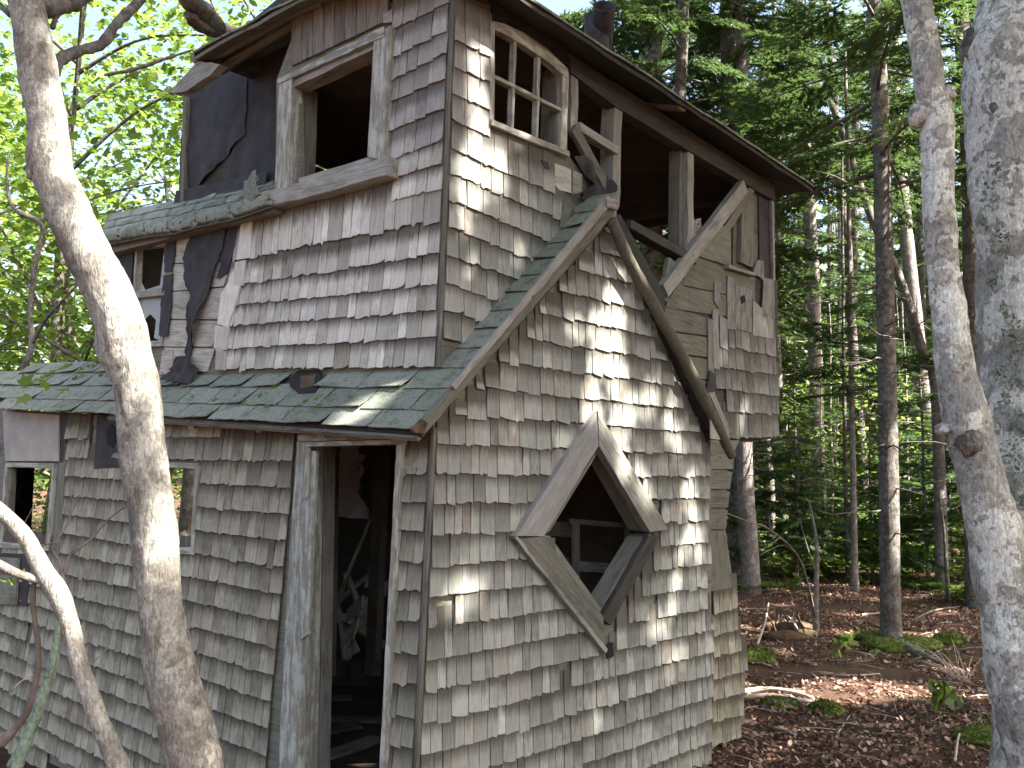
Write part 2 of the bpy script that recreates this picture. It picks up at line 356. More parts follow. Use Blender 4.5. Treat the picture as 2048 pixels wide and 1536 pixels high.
def slab(name, pl, pts, t0, t1, m, parent, gdir=None, px=True, holes=(), jag=0.0, bow=0.0):
    """polygon on a plane (pixels or s,t), from offset t0 to t1 along the outward normal"""
    def conv(P): return [pl.pst(x, y, t1) for x, y in P] if px else list(P)
    out = conv(pts); hs = [conv(h) for h in holes]
    def sub(P):
        Q = []
        for i in range(len(P)):
            a, b = P[i], P[(i + 1) % len(P)]; L = math.hypot(b[0] - a[0], b[1] - a[1]); n = max(1, int(L / .05)) if jag else 1
            for q in range(n):
                f = q / n; x, y = a[0] + (b[0] - a[0]) * f, a[1] + (b[1] - a[1]) * f
                if jag: x += rnd.uniform(-jag, jag); y += rnd.uniform(-jag, jag)
                Q.append((x, y))
        return Q
    out = sub(out); hs = [sub(h) for h in hs]
    loops = [out] + hs; flat = [p for l in loops for p in l]; n = len(flat)
    tris = tessellate_polygon([[Vector((x, y, 0)) for x, y in l] for l in loops])
    cs = sum(p[0] for p in out) / len(out); ct = sum(p[1] for p in out) / len(out)
    org = pl.at(cs, ct, (t0 + t1) / 2)
    Y = -pl.n; Z = pl.b - Y * pl.b.dot(Y); Z.normalize(); X = Y.cross(Z)
    if gdir is not None:                       # x axis of the piece follows its long direction
        g = (pl.at(*pl.pst(*gdir[1])) - pl.at(*pl.pst(*gdir[0]))) if px else (pl.at(*gdir[1]) - pl.at(*gdir[0]))
        X = (g - Y * g.dot(Y)).normalized(); Z = X.cross(Y)
    Mx = frame(org, X, Y, Z); inv = Mx.inverted()
    vs_ = []
    for off in (t1, t0):
        for (s, t) in flat:
            k = bow * nz(s * 3 + 5, t * 3) if bow else 0
            vs_.append(inv @ pl.at(s, t, off + k))
    fs = []
    nrm = pl.a.cross(pl.b).dot(pl.n) > 0
    for t in tris:
        fs.append(tuple(t)); fs.append(tuple(i + n for i in reversed(t)))
    base = 0
    for l in loops:
        for i in range(len(l)):
            a, b = base + i, base + (i + 1) % len(l); fs.append((a, b, b + n, a + n))
        base += len(l)
    me = mesh(name, vs_, fs, m)
    bm = bmesh.new(); bm.from_mesh(me); bmesh.ops.recalc_face_normals(bm, faces=bm.faces); bm.to_mesh(me); bm.free()
    return obj(name, me, parent, Mx)

def beam(name, A, B, wdir, w, th, m, parent, seg=7, jit=.002, ch=.003, taper=1.0, rag=0.0, sag=0.0, w0=None):
    """a squared stick from A to B; w across wdir, th across the third direction; chamfered and slightly uneven"""
    X = (B - A); L = X.length; X = X.normalized(); Z = (wdir - X * wdir.dot(X)).normalized(); Y = Z.cross(X)
    org = (A + B) / 2; Mx = frame(org, X, Y, Z); vs_ = []; fs = []
    sd = rnd.uniform(0, 99)
    for i in range(seg + 1):
        f = i / seg; x = (f - .5) * L; ww = w / 2 * (1 + (taper - 1) * f); tt = th / 2
        dz = sag * 4 * f * (1 - f) * -1 + jit * nz(sd + f * 4); dy = jit * nz(sd + 30 + f * 4)
        c = min(ch, ww * .4, tt * .4)
        pr = [(-tt + c, -ww), (tt - c, -ww), (tt, -ww + c), (tt, ww - c), (tt - c, ww), (-tt + c, ww), (-tt, ww - c), (-tt, -ww + c)]
        for q, (yy, zz) in enumerate(pr):
            xe = x + (rnd.uniform(-rag, rag) if (rag and i in (0, seg)) else 0)
            vs_.append((xe, yy + dy + rnd.uniform(-jit, jit) * .5, zz + dz + rnd.uniform(-jit, jit) * .5))
    for i in range(seg):
        for q in range(8):
            a, b = i * 8 + q, i * 8 + (q + 1) % 8; fs.append((a, b, b + 8, a + 8))
    fs.append(tuple(reversed(range(8)))); fs.append(tuple(range(seg * 8, seg * 8 + 8)))
    return obj(name, mesh(name, vs_, fs, m), parent, Mx)
def stick(name, pl, p1, p2, w, t0, t1, m, parent, **k):
    """beam lying on a plane between two picture points; w = width on the plane in metres"""
    mid = (t0 + t1) / 2; A = pl.hit(*p1, t1) - pl.n * (t1 - mid); B = pl.hit(*p2, t1) - pl.n * (t1 - mid)
    X = (B - A).normalized(); return beam(name, A, B, X.cross(pl.n), w, abs(t1 - t0), m, parent, **k)

# shingles: a few ragged, tapered, slightly cupped blanks shared by all
def shingle_blank(i):
    r = random.Random(100 + i); k = 5; vs_ = []; uv = []
    rows = (0, .22, .6, 1.0); slant = r.uniform(-.006, .006); cup = r.uniform(-.001, .004); rag = .0018 if i % 4 else .006
    bot = [r.uniform(-rag, rag) + slant * (j / k - .5) for j in range(k + 1)]
    if i % 9 == 3: bot[r.choice([0, k])] += .012
    th = r.uniform(.004, .0075)
    for side in (0, 1):
        for z in rows:
            for j in range(k + 1):
                x = j / k - .5; zz = z * .205 + (bot[j] if z == 0 else 0)
                out = .0095 * (1 - z) + cup * (1 - z) ** 2 + (.0007 * math.cos(x * 6) * (1 - z)) + r.uniform(-.0004, .0004)
                y = -out - (th * (1 - z) + .002 if side == 0 else 0)
                xx = x + (r.uniform(-.012, .012) if j in (0, k) else 0)
                vs_.append((xx, y, zz)); uv.append((x + .5, z))
    n = k + 1; N = n * len(rows); fs = []
    for a in range(len(rows) - 1):
        for j in range(k): q = a * n + j; fs.append((q, q + 1, q + n + 1, q + n))
    for j in range(k): fs.append((j + 1, j, N + j, N + j + 1))
    for a in range(len(rows) - 1):
        q = a * n; fs.append((q, q + n, N + q + n, N + q)); q = a * n + k; fs.append((q + n, q, N + q, N + q + n))
    return vs_, fs, uv
BL = [shingle_blank(i) for i in range(18)]
_bm = {}
def blank_mesh(i, m):
    if (i, m.name) not in _bm:
        vs_, fs, uv = BL[i]; me = mesh('shingle', vs_, fs, m); ul = me.uv_layers.new(name='UVMap')
        for lp in me.loops: ul.data[lp.index].uv = uv[lp.vertex_index]
        _bm[(i, m.name)] = me
    return _bm[(i, m.name)]
SH = []                                         # (priority, blank, matrix, material, parent)
def inside(P, poly):
    x, y = P; c = False; n = len(poly)
    for i in range(n):
        x1, y1 = poly[i]; x2, y2 = poly[(i + 1) % n]
        if (y1 > y) != (y2 > y) and x < (x2 - x1) * (y - y1) / (y2 - y1) + x1: c = not c
    return c
def course(pl, L, Rr, s_lim, parent, m, poly, holes=(), wlo=.05, whi=.13, length=1.0, miss=0.0, lean=0.0, drop=.35, clip=False):
    """one course whose butts run from picture point L to Rr; kept where its middle is inside poly and outside holes (s,t)"""
    a = pl.pst(*L) if len(L) == 2 else L[:2]; b = pl.pst(*Rr) if len(Rr) == 2 else Rr[:2]
    sl = (b[1] - a[1]) / (b[0] - a[0]); s = s_lim[0] + rnd.uniform(0, .01)
    Y = -pl.n; Z = (pl.b - Y * pl.b.dot(Y)).normalized(); X = Y.cross(Z); sgn = 1 if X.dot(pl.a) > 0 else -1
    off0 = rnd.uniform(0, 50)
    while s < s_lim[1] - .012:
        w = wlo + (whi - wlo) * rnd.random() ** 1.3
        if s + w > s_lim[1]: w = s_lim[1] - s
        elif s_lim[1] - (s + w) < .025: w = s_lim[1] - s
        sc_ = s + w / 2; t = a[1] + sl * (sc_ - a[0]) + .007 * nz(off0 + sc_ * 1.6) + rnd.uniform(-.003, .003)
        if rnd.random() < .06: t -= rnd.uniform(.004, .016)
        ok = inside((sc_, t + .05), poly) and not any(inside((sc_, t + .05), h) or inside((sc_, t + .012), h) and inside((sc_, t + .10), h) for h in holes)
        L_ = length
        if clip and ok:
            for L_ in (1.0, .85, .7, .55, .42, .3, 0):
                if L_ == 0: ok = False; break
                if inside((s + .004, t + .205 * L_ - .01), poly) and inside((s + w - .004, t + .205 * L_ - .01), poly): break
        if ok and rnd.random() >= miss:
            sx = (w - rnd.uniform(.003, .0065)); rot = rnd.gauss(0, .009) + lean
            o = pl.at(sc_, t, .001 + rnd.uniform(0, .0015))
            ca, sa = math.cos(rot), math.sin(rot)
            Xr = X * ca + Z * sa; Zr = Z * ca - X * sa
            tilt = -abs(rnd.gauss(0, .004)) - (rnd.uniform(.01, .035) if rnd.random() < .05 else 0)
            Zt = Zr + Y * tilt
            Mx = frame(o, Xr * sx, Y, Zt * L_)
            px, py, pz = proj(o); 
            vis = 1.0 if (-20 < px < 2060 and 0 < py < 1570) else .001
            SH.append((vis * w * .12 * abs(pl.n.dot((CAM - o).normalized())) / pz ** 2, rnd.randrange(18), Mx, m, parent))
        s += w
def poly_px(pl, P): return [pl.pst(x, y) for x, y in P]
def clampp(P, a, b_, c, d): return [(min(max(s, a), b_), min(max(t, c), d)) for s, t in P]

# ================================================================== GABLE WALL
gable = part('gable_wall')
g_out = poly_px(G, [(838, 1560), (868, 840), (1214, 425), (1424, 905), (1427, 1500), (1427, 1560)])
g_out = [(0, -.75), (0.0, g_out[1][1])] + g_out[2:4] + [(2.19, .0), (2.2, -.75)]
dia_in = poly_px(G, [(1195, 893), (1302, 1062), (1205, 1228), (1086, 1070)])
dia_out = poly_px(G, [(1193, 832), (1338, 1060), (1212, 1300), (1032, 1070)])
slab('sheathing', G, g_out, -.03, -.004, m_sheath, gable, px=False, holes=[dia_in])
# courses: butts at the left end and the right end of the wall, measured
gl0 = G.pst(872, 887)[1]; gr0 = G.pst(1408, 908)[1]
for i in range(-10, 18):
    eL, eR = .1225, .1222
    tl, tr = gl0 - eL * i, gr0 - eR * i
    mat = m_shG
    dia_keep = [(p[0] * .93 + .07 * 1.13, p[1]) for p in dia_out]
    course(G, (0.0, tl, 0), (2.17, tr, 0), (0.0, 2.185), gable, mat, g_out, [dia_keep], .045, .125 if i < 3 else .10, miss=.006, clip=True)
# diamond window trim boards
dia = part('diamond_window')
def dboard(p1, p2, p3, p4, m, t0=0.0, t1=.045): slab('casing', G, [p1, p2, p3, p4], t0, t1, m, dia, gdir=(p1, p2), jag=.0015)
dboard((1032, 1072), (1193, 822), (1197, 892), (1088, 1072), m_trim)
dboard((1196, 822), (1338, 1058), (1300, 1064), (1199, 893), m_board)
slab('casing', G, [(1030, 1078), (1088, 1074), (1206, 1232), (1212, 1300)], 0, .045, m_dia, dia, gdir=((1030, 1078), (1212, 1300)), jag=.0015)
slab('casing_edge', G, [(1029, 1074), (1036, 1074), (1216, 1298), (1212, 1306)], 0, .050, m_board, dia, gdir=((1030, 1078), (1212, 1300)), jag=.003)
slab('casing', G, [(1298, 1072), (1322, 1072), (1222, 1250), (1203, 1238)], 0, .03, m_dark, dia, gdir=((1310, 1072), (1212, 1245)), jag=.004)
slab('stop', G, [(1100, 1062), (1196, 905), (1199, 893), (1086, 1070)], -.10, 0, m_brace, dia, gdir=((1086, 1070), (1197, 895)))
slab('stop', G, [(1199, 900), (1290, 1062), (1302, 1064), (1200, 890)], -.10, .004, m_brace, dia, gdir=((1199, 895), (1300, 1062)))
slab('stop', G, [(1285, 1075), (1303, 1067), (1210, 1232), (1200, 1216)], -.10, -.002, m_brace, dia, gdir=((1290, 1070), (1205, 1225)))
slab('stop', G, [(1086, 1070), (1100, 1072), (1204, 1220), (1204, 1232)], -.10, 0, m_brace, dia, gdir=((1090, 1070), (1204, 1228)))
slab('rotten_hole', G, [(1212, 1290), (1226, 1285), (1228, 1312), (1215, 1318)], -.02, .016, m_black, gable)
# an old inner sash seen through the diamond
GI = G.off(-.55)
sash = part('inner_sash')
for a, b, w in (((1157, 1045), (1157, 1200), .03), ((1262, 1045), (1262, 1200), .03), ((1150, 1043), (1270, 1053), .03), ((1157, 1132), (1262, 1140), .055), ((1150, 1205), (1265, 1215), .03)):
    stick('rail', GI, a, b, w, -.02, .02, m_board, sash)
slab('inner_board', GI, [(1060, 1040), (1157, 1045), (1157, 1075), (1060, 1070)], -.06, -.04, m_brace, sash)
slab('inner_board', GI, [(1060, 1110), (1157, 1118), (1157, 1150), (1060, 1140)], -.06, -.04, m_inside, sash)

# corner strip of the gable wall
beam('corner_strip', G.at(-.012, -.6, .008), G.at(-.010, gl0 + .06, .008), G.n, .022, .018, m_brace, gable)
# rear lean-to strip of wall seen past the right corner
GE = G.off(-.10)
rear = part('rear_wall')
re_poly = poly_px(GE, [(1424, 880), (1480, 880), (1458, 930), (1450, 1050), (1472, 1200), (1486, 1330), (1490, 1445), (1424, 1500)])
slab('sheathing', GE, re_poly, -.03, -.002, m_sheath, rear, px=False)
for y0, y1 in ((880, 938), (941, 978), (981, 1015), (1018, 1058)):
    slab('board', GE, [(1421, y0), (1472 - (y0 - 880) * .12, y0 + 2), (1466 - (y0 - 880) * .10, y1), (1421, y1)], 0, .018, m_brace, rear, gdir=((1421, y0), (1470, y0)))
slab('board', GE, [(1421, 1061), (1452, 1063), (1464, 1175), (1421, 1183)], 0, .018, m_sheath, rear, gdir=((1425, 1062), (1428, 1180)))
for i, y in enumerate((1225, 1268, 1312, 1354, 1397, 1440, 1486)):
    course(GE, (1424, y + 3), (1485, y - 14), (re_poly[-1][0] - .04, re_poly[-2][0] + .03), rear, m_shD, [(p[0], p[1]) for p in re_poly], (), .05, .10)

# rakes of the low roof
rake = part('front_rake')
GR = G.off(.075)
slab('rake_board', GR, [(828, 862), (852, 866), (1228, 428), (1222, 402)], -.02, .004, m_brace, rake, gdir=((840, 860), (1225, 410)), jag=.002)
slab('rake_moulding', GR, [(905, 772), (912, 778), (1224, 408), (1218, 388)], .006, .022, m_board, rake, gdir=((905, 775), (1220, 395)), jag=.003)
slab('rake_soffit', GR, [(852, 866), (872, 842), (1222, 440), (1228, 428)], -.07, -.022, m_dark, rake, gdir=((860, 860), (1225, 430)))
slab('rake_stub', GR, [(826, 858), (845, 838), (856, 846), (848, 866), (832, 866)], .006, .02, m_rot, rake)
# right rake: a round peeled pole over a squared board
def tube(pts, rad, sides=12, lump=.0, sd=0.0, lf=6.0, cap=True, ring=.05):
    """pts: list of Vector, rad: list; returns verts, faces (catmull resampled)"""
    n = len(pts); P = []; Q = []
    for i in range(n - 1):
        p0, p1, p2, p3 = pts[max(i - 1, 0)], pts[i], pts[i + 1], pts[min(i + 2, n - 1)]
        m = max(1, int((p2 - p1).length / ring))
        for j in range(m):
            t = j / m; P.append(.5 * ((2 * p1) + (p2 - p0) * t + (2 * p0 - 5 * p1 + 4 * p2 - p3) * t * t + (-p0 + 3 * p1 - 3 * p2 + p3) * t ** 3))
            tt = t * t * (3 - 2 * t); Q.append(rad[i] * (1 - tt) + rad[i + 1] * tt)
    P.append(pts[-1]); Q.append(rad[-1])
    vs_, fs = [], []; up = None; dist = 0
    for i in range(len(P)):
        d = (P[min(i + 1, len(P) - 1)] - P[max(i - 1, 0)]).normalized()
        if up is None: up = d.orthogonal().normalized()
        up = (up - d * up.dot(d)).normalized(); sd_ = d.cross(up)
        if i: dist += (P[i] - P[i - 1]).length
        for q in range(sides):
            a = 2 * math.pi * q / sides; c = up * math.cos(a) + sd_ * math.sin(a); r = Q[i]
            if lump: 
                pp = P[i] + c * r
                r *= 1 + lump * nz(pp.x * lf + sd, pp.y * lf, pp.z * lf * .6) + lump * .5 * nz(pp.x * lf * 3.4 + sd, pp.y * lf * 3.4, pp.z * lf * 2) + (lump * .35 * nz(pp.x * lf * 9 + sd, pp.y * lf * 9, pp.z * lf * 4) if ring < .03 else 0)
            vs_.append(P[i] + c * r)
    for i in range(len(P) - 1):
        for q in range(sides):
            a, b = i * sides + q, i * sides + (q + 1) % sides; fs.append((a, b, b + sides, a + sides))
    if cap: fs.append(tuple(reversed(range(sides)))); fs.append(tuple(range(len(vs_) - sides, len(vs_))))
    return vs_, fs
def tube_obj(name, pts, rad, m, parent, org=None, **k):
    org = org or pts[0]; vs_, fs = tube(pts, rad, **k)
    return obj(name, mesh(name, [v - org for v in vs_], fs, m, True), parent, Matrix.Translation(org))
rr = part('rear_rake')
pole = [GR.hit(x, y, .01) for x, y in ((1222, 440), (1263, 530), (1297, 590), (1329, 650), (1366, 714), (1395, 770), (1418, 818), (1464, 912))]
tube_obj('rake_pole', pole, [.027, .030, .031, .032, .031, .032, .031, .026], m_pole, rr, lump=.14, sides=18, ring=.02, lf=9)
slab('rake_board', GR, [(1228, 432), (1240, 428), (1330, 590), (1330, 622), (1318, 612)], -.06, -.03, m_dark, rr, gdir=((1230, 430), (1325, 610)), jag=.002)
stick('ridge_block', GR, (1214, 404), (1236, 410), .05, -.03, .03, m_board, rr)
stick('ridge_block', GR, (1228, 395), (1226, 448), .055, -.09, -.02, m_board, rr)
slab('fascia', GR, [(1420, 790), (1428, 785), (1462, 862), (1456, 872)], -.02, .02, m_board, rr, gdir=((1424, 790), (1458, 868)), jag=.002)
slab('hanging_shingle', GR, [(1421, 805), (1437, 812), (1440, 880), (1422, 878)], .004, .012, m_pale, rr, gdir=((1429, 808), (1431, 878)), jag=.003)
# back slope of the low roof (dips away behind the gable)
uA = G.at(*G.pst(1214, 425)); apx = uA - G.n * 0.0
def quad_slab(name, C, th, m, parent, n=(10, 10), bow=.0):
    """bilinear sheet between four corners with thickness th (upwards)"""
    vs_ = []; nx, ny = n
    for side in (0, 1):
        for j in range(ny + 1):
            for i in range(nx + 1):
                a, b = i / nx, j / ny
                p = C[0] * (1 - a) * (1 - b) + C[1] * a * (1 - b) + C[2] * a * b + C[3] * (1 - a) * b
                p = p + Vector((0, 0, th * side + bow * nz(p.x * 2.1, p.y * 2.1, 4)))
                vs_.append(p)
    N = (nx + 1) * (ny + 1); q = lambda i, j, s: s * N + j * (nx + 1) + i; fs = []
    for j in range(ny):
        for i in range(nx):
            fs.append((q(i, j, 1), q(i + 1, j, 1), q(i + 1, j + 1, 1), q(i, j + 1, 1))); fs.append((q(i, j, 0), q(i, j + 1, 0), q(i + 1, j + 1, 0), q(i + 1, j, 0)))
    for i in range(nx): fs.append((q(i, 0, 0), q(i + 1, 0, 0), q(i + 1, 0, 1), q(i, 0, 1))); fs.append((q(i, ny, 1), q(i + 1, ny, 1), q(i + 1, ny, 0), q(i, ny, 0)))
    for j in range(ny): fs.append((q(0, j, 1), q(0, j + 1, 1), q(0, j + 1, 0), q(0, j, 0))); fs.append((q(nx, j, 0), q(nx, j + 1, 0), q(nx, j + 1, 1), q(nx, j, 1)))
    o = (C[0] + C[1] + C[2] + C[3]) / 4
    return obj(name, mesh(name, [v - o for v in vs_], fs, m), parent, Matrix.Translation(o))
_a = GR.hit(1226, 436, -.02); _b = GR.hit(1440, 880, -.02)
quad_slab('rear_slope', [_b - G.n * .02, _a - G.n * .02, _a - G.n * .105, _b - G.n * .105], .025, m_dark, rr, (6, 1))

# ================================================================== DOOR WALL
front = part('door_wall')
SD = 5.3
door_h = poly_px(D, [(613, 890), (795, 886)]); door_b = poly_px(D, [(762, 1500), (600, 1500)])
def ext(p, q, t): 
    f = (t - p[1]) / (q[1] - p[1]); return (p[0] + (q[0] - p[0]) * f, t)
zb = -.72
door_hole = [door_h[0], door_h[1], ext(door_h[1], door_b[0], zb), ext(door_h[0], door_b[1], zb)]
w2 = poly_px(D, [(322, 934), (396, 935), (388, 1098), (316, 1096)])
w1 = poly_px(D, [(24, 932), (112, 934), (100, 1092), (8, 1086)])
w0 = poly_px(D, [(-40, 1105), (55, 1108), (48, 1215), (-50, 1212)])
d_out = [(0, -.75), (SD, -.75), (SD, D.pst(0, 800)[1]), D.pst(205, 830), D.pst(820, 862), (0, D.pst(868, 862)[1])]
slab('sheathing', D, d_out, -.03, -.004, m_sheath, front, px=False, holes=[door_hole, w2, w1])
dcl = D.pst(588, 923)[1]; dlt = D.pst(128, 915)[1]; sL, sR = D.pst(128, 915)[0], D.pst(588, 923)[0]
eR, eL = .1215, .1165
casL = D.pst(596, 930)[0]; casR = D.pst(800, 930)[0]
keep_d = [(0, -.75), (SD, -.75), (SD, D.pst(60, 832)[1]), D.pst(205, 838), D.pst(600, 866), (0, D.pst(868, 868)[1])]
hole_win = [poly_px(D, [(334 - 20, 918), (404, 922), (394, 1108), (300, 1108)]), poly_px(D, [(-6, 790), (140, 800), (132, 930), (118, 1104), (-30, 1104)]), poly_px(D, [(190, 835), (238, 838), (236, 935), (186, 938)])]
for i in range(-1, 24):
    tR_, tL_ = dcl - eR * i, dlt - eL * i
    # left of the door: its edge follows the leaning casing
    sc0 = casL + .055 * max(0, i) / 11 + .015
    if i == -1:
        course(D, (sR, tR_ + .0, 0), (sL, tL_, 0), (casL + .015, SD), front, m_shD, keep_d, hole_win, .05, .12, length=.78)
    else:
        course(D, (sR, tR_, 0), (sL, tL_, 0), (sc0, SD), front, m_shD, keep_d, hole_win, .045, .12 if i < 5 else .10, miss=.004)
for i, y in enumerate((946, 1004, 1062, 1123, 1182, 1241, 1305, 1368, 1432, 1494, 1556, 1620)):
    if i == 0: course(D, (868, 935), (800, 938), (.005, D.pst(803, 938)[0]), front, m_shD, [(-.1, -1), (.5, -1), (.5, 1.25), (-.1, 1.25)], (), .08, .12, length=.6)
    xl = 797 - (y - 946) * .062
    course(D, (866, y), (800, y - 1), (.006, D.pst(xl + 6, y)[0]), front, m_shD, [(-.1, -1), (.5, -1), (.5, 1.25), (-.1, 1.25)], (), .055, .11)
# door frame
df = part('door_frame')
PT = dict(jit=.003)
slab('casing', D, [(594, 884), (614, 884), (598, 1560), (556, 1560), (570, 1250)], .0, .028, m_paintg, df, gdir=((600, 890), (580, 1500)), jag=.0035)
slab('casing', D, [(608, 900), (632, 904), (616, 1270), (600, 1282), (594, 1200)], .030, .046, m_paintg, df, gdir=((620, 905), (605, 1250)), jag=.004)
slab('casing', D, [(612, 894), (617, 894), (612, 995), (606, 995)], .048, .062, m_paint, df, gdir=((614, 895), (609, 990)))
slab('head_casing', D, [(596, 870), (801, 866), (801, 877), (596, 883)], .0, .045, m_paint, df, gdir=((600, 875), (800, 872)))
slab('head_casing', D, [(610, 884), (797, 879), (797, 888), (610, 893)], .0, .055, m_paint, df, gdir=((612, 890), (795, 884)))
slab('trim', D, [(793, 888), (802, 888), (768, 1560), (757, 1560)], .0, .035, m_paint, df, gdir=((797, 890), (762, 1500)), jag=.002)
DJ = Plane(D.at(*door_hole[0]), U, W)          # inner faces of the jambs run along U
for (s0, s1, m, nm) in ((-.10, .0, m_paintg, 'jamb'), (-.17, -.105, m_brace, 'jamb')):
    A_ = D.at(door_hole[0][0] + .012, door_hole[0][1], (s0 + s1) / 2); B_ = D.at(door_hole[3][0] + .012, door_hole[3][1], (s0 + s1) / 2)
    beam(nm, A_, B_, D.n, abs(s1 - s0), .03, m, df, seg=12)
for (s0, s1) in ((-.10, .0),):
    A_ = D.at(door_hole[1][0] - .012, door_hole[1][1], (s0 + s1) / 2); B_ = D.at(door_hole[2][0] - .012, door_hole[2][1], (s0 + s1) / 2)
    beam('jamb', A_, B_, D.n, .1, .03, m_brace, df, seg=12)
beam('lintel', D.at(door_hole[0][0], door_hole[0][1] + .015, -.06), D.at(door_hole[1][0], door_hole[1][1] + .015, -.06), D.n, .1, .03, m_brace, df)
# windows of the door wall
def wframe(pl, quad, fw, name, m, t0=-.05, t1=.02, sill=True):
    w = part(name); c = [pl.pst(*q) for q in quad]
    for i in range(4):
        a, b = c[i], c[(i + 1) % 4]
        e = .0 if i % 2 else fw * .5
        A_, B_ = pl.at(*a, (t0 + t1) / 2), pl.at(*b, (t0 + t1) / 2); dX = (B_ - A_).normalized()
        beam('sill' if i == 2 else 'frame', A_ - dX * e, B_ + dX * e, dX.cross(pl.n), fw * (1.2 if i == 2 else 1), (t1 - t0) + .004 * (i % 2), m, w)
    return w
wframe(D, [(18, 930), (112, 932), (100, 1096), (6, 1090)], .032, 'window', m_paint)
wframe(D, [(326, 930), (399, 932), (391, 1102), (318, 1100)], .03, 'window', m_paint)
slab('plywood_panel', D, [(5, 822), (118, 830), (116, 922), (10, 922)], .004, .016, m_ply, front, jag=.001)
slab('tar_strip', D, [(121, 822), (138, 826), (128, 925), (118, 925)], .002, .006, m_tar, front)
slab('tar_sheet', D, [(194, 832), (240, 838), (238, 936), (188, 938)], .012, .017, m_tar, front, jag=.002)
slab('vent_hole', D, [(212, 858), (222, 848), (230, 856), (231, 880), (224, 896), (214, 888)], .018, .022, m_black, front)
slab('board', D, [(118, 925), (130, 925), (118, 1110), (104, 1110)], .0, .022, m_sheath, front, gdir=((124, 930), (112, 1100)))
slab('patch_board', D, [(-60, 1104), (60, 1108), (54, 1212), (-70, 1205)], .0, .02, m_tar, front)
slab('patch_board', D, [(-60, 1112), (36, 1116), (30, 1210), (-70, 1205)], .022, .036, m_brace, front, gdir=((-60, 1112), (36, 1116)))
# rafter tails
for (x, y) in ((380, 850), (515, 856), (640, 864), (250, 842)):
    P_ = D.hit(x, y, .10); beam('rafter_tail', P_, P_ - D.n * .22 + Vector((0, 0, .14)), Vector((0, 0, 1)), .055, .045, m_board, front, rag=.006)

# ================================================================== LOW ROOF (front slope)
roof = part('low_roof')
def rs(x, y): return RF.pst(x, y)
eave = [rs(835, 858), rs(640, 852), rs(420, 838), rs(250, 830), rs(120, 822), rs(50, 812)]
sEnd = rs(35, 806)[0]; sTow = T.n.dot(Vector((0, 0, 0)))
tB = rs(877, 735)[1]; sB = rs(877, 735)[0]; tA = RF.st(A0)[1]
lefttop = rs(215, 722)
rp = [(0.0, 0.0), (sEnd, rs(35, 806)[1]), rs(-90, 772), rs(-80, 752), rs(0, 748), rs(110, 735), rs(215, 720), (rs(240, 730)[0], lefttop[1]), (sB + 2.2, tB + .01), (sB + .0, tB + .01), (sB, tA), (0, tA)]
slab('roof_deck', RF, rp, -.045, -.024, m_dark, roof, px=False)
slab('drip_edge', RF, [(0.02, -.012), (rs(205, 826)[0], rs(205, 826)[1]), (rs(205, 826)[0], rs(205, 826)[1] + .05), (0.02, .03)], -.055, -.036, m_board, roof, px=False, gdir=((0, 0), (3, 0)))
def tab_blank(i, th=.004):
    r = random.Random(300 + i); k, rws = 8, 5; vs_ = []; n = k + 1
    curl = r.choice([0, 0, .004, .008, .014]); cc = r.choice([-1, 1])
    for side in (0, 1):
        for a in range(rws):
            for j in range(n):
                x, z = j / k - .5, a / (rws - 1)
                zz = z + (r.uniform(-.018, .018) if a == 0 else 0); xx = x + (r.uniform(-.004, .004) if j in (0, k) else 0)
                y = -(.009 * (1 - z)) - curl * (1 - z) ** 3 * (.5 + cc * x) + .0015 * nz(x * 5 + i, z * 3)
                vs_.append((xx, y - (th if side == 0 else 0), zz))
    N = n * rws; fs = []
    for a in range(rws - 1):
        for j in range(k):
            q = a * n + j; fs.append((q, q + 1, q + n + 1, q + n)); 
    for j in range(k): fs.append((j + 1, j, N + j, N + j + 1))
    for a in range(rws - 1):
        q = a * n; fs.append((q, q + n, N + q + n, N + q)); q = a * n + k; fs.append((q + n, q, N + q, N + q + n))
    return mesh('roof_shingle', vs_, fs, [m_asph])
TB = [tab_blank(i) for i in range(12)]
def tabs(pl, rows, parent, s0, s1, tabw, expo, poly, slotskew=0.0, holes=(), wave=.0):
    Y = -pl.n; Z = (pl.b - Y * pl.b.dot(Y)).normalized(); X = Y.cross(Z)
    for r_, t in enumerate(rows):
        s = s0 - (tabw * .5 if r_ % 2 else 0) - rnd.uniform(0, .02)
        while s < s1:
            a, b = max(s, s0), min(s + tabw, s1)
            w = b - a - .009
            if w > .02:
                sc_ = (a + b) / 2
                if inside((sc_, t + expo * .5), poly) and not any(inside((sc_, t + expo * .5), h) for h in holes):
                    tt = t + wave * nz(sc_ * 1.3, r_); rot = rnd.gauss(0, .006)
                    o = pl.at(sc_, tt, -.012 + rnd.uniform(0, .002)); Xr = X + Z * rot
                    obj('roof_shingle', rnd.choice(TB), parent, frame(o, Xr * w, Y, Z * (expo * 1.25)))
            s += tabw
rows = [tB - .135 * k for k in (3, 2, 1)]
sk = RF.pst(820, 858)
pR = [(-.1, -.05), (sEnd + .02, rs(35, 806)[1] - .02), (sEnd + .6, lefttop[1] + .1), (rs(240, 730)[0], lefttop[1] + .1), (2.9, tB + .02), (-.1, tB + .05)]
hole_r = [poly_px(RF, [(588, 745), (640, 742), (640, 782), (590, 784)])]
tabs(RF, [max(0.0, rows[0]), rows[1], rows[2]], roof, 0.004, 5.6, .305, .135, [(-.1, -.1), (sEnd + .02, -.1), (sEnd + .1, .06), rs(-90, 768), (5.6, tB + .02), (-.1, tB + .02)], holes=hole_r)
# rows above the wall foot left of the tower
tabs(RF, [tB], roof, sB + 2.9, 4.6, .305, .10, [(-.1, -.1), (7, -.1), (7, tB + .5), (-.1, tB + .5)])
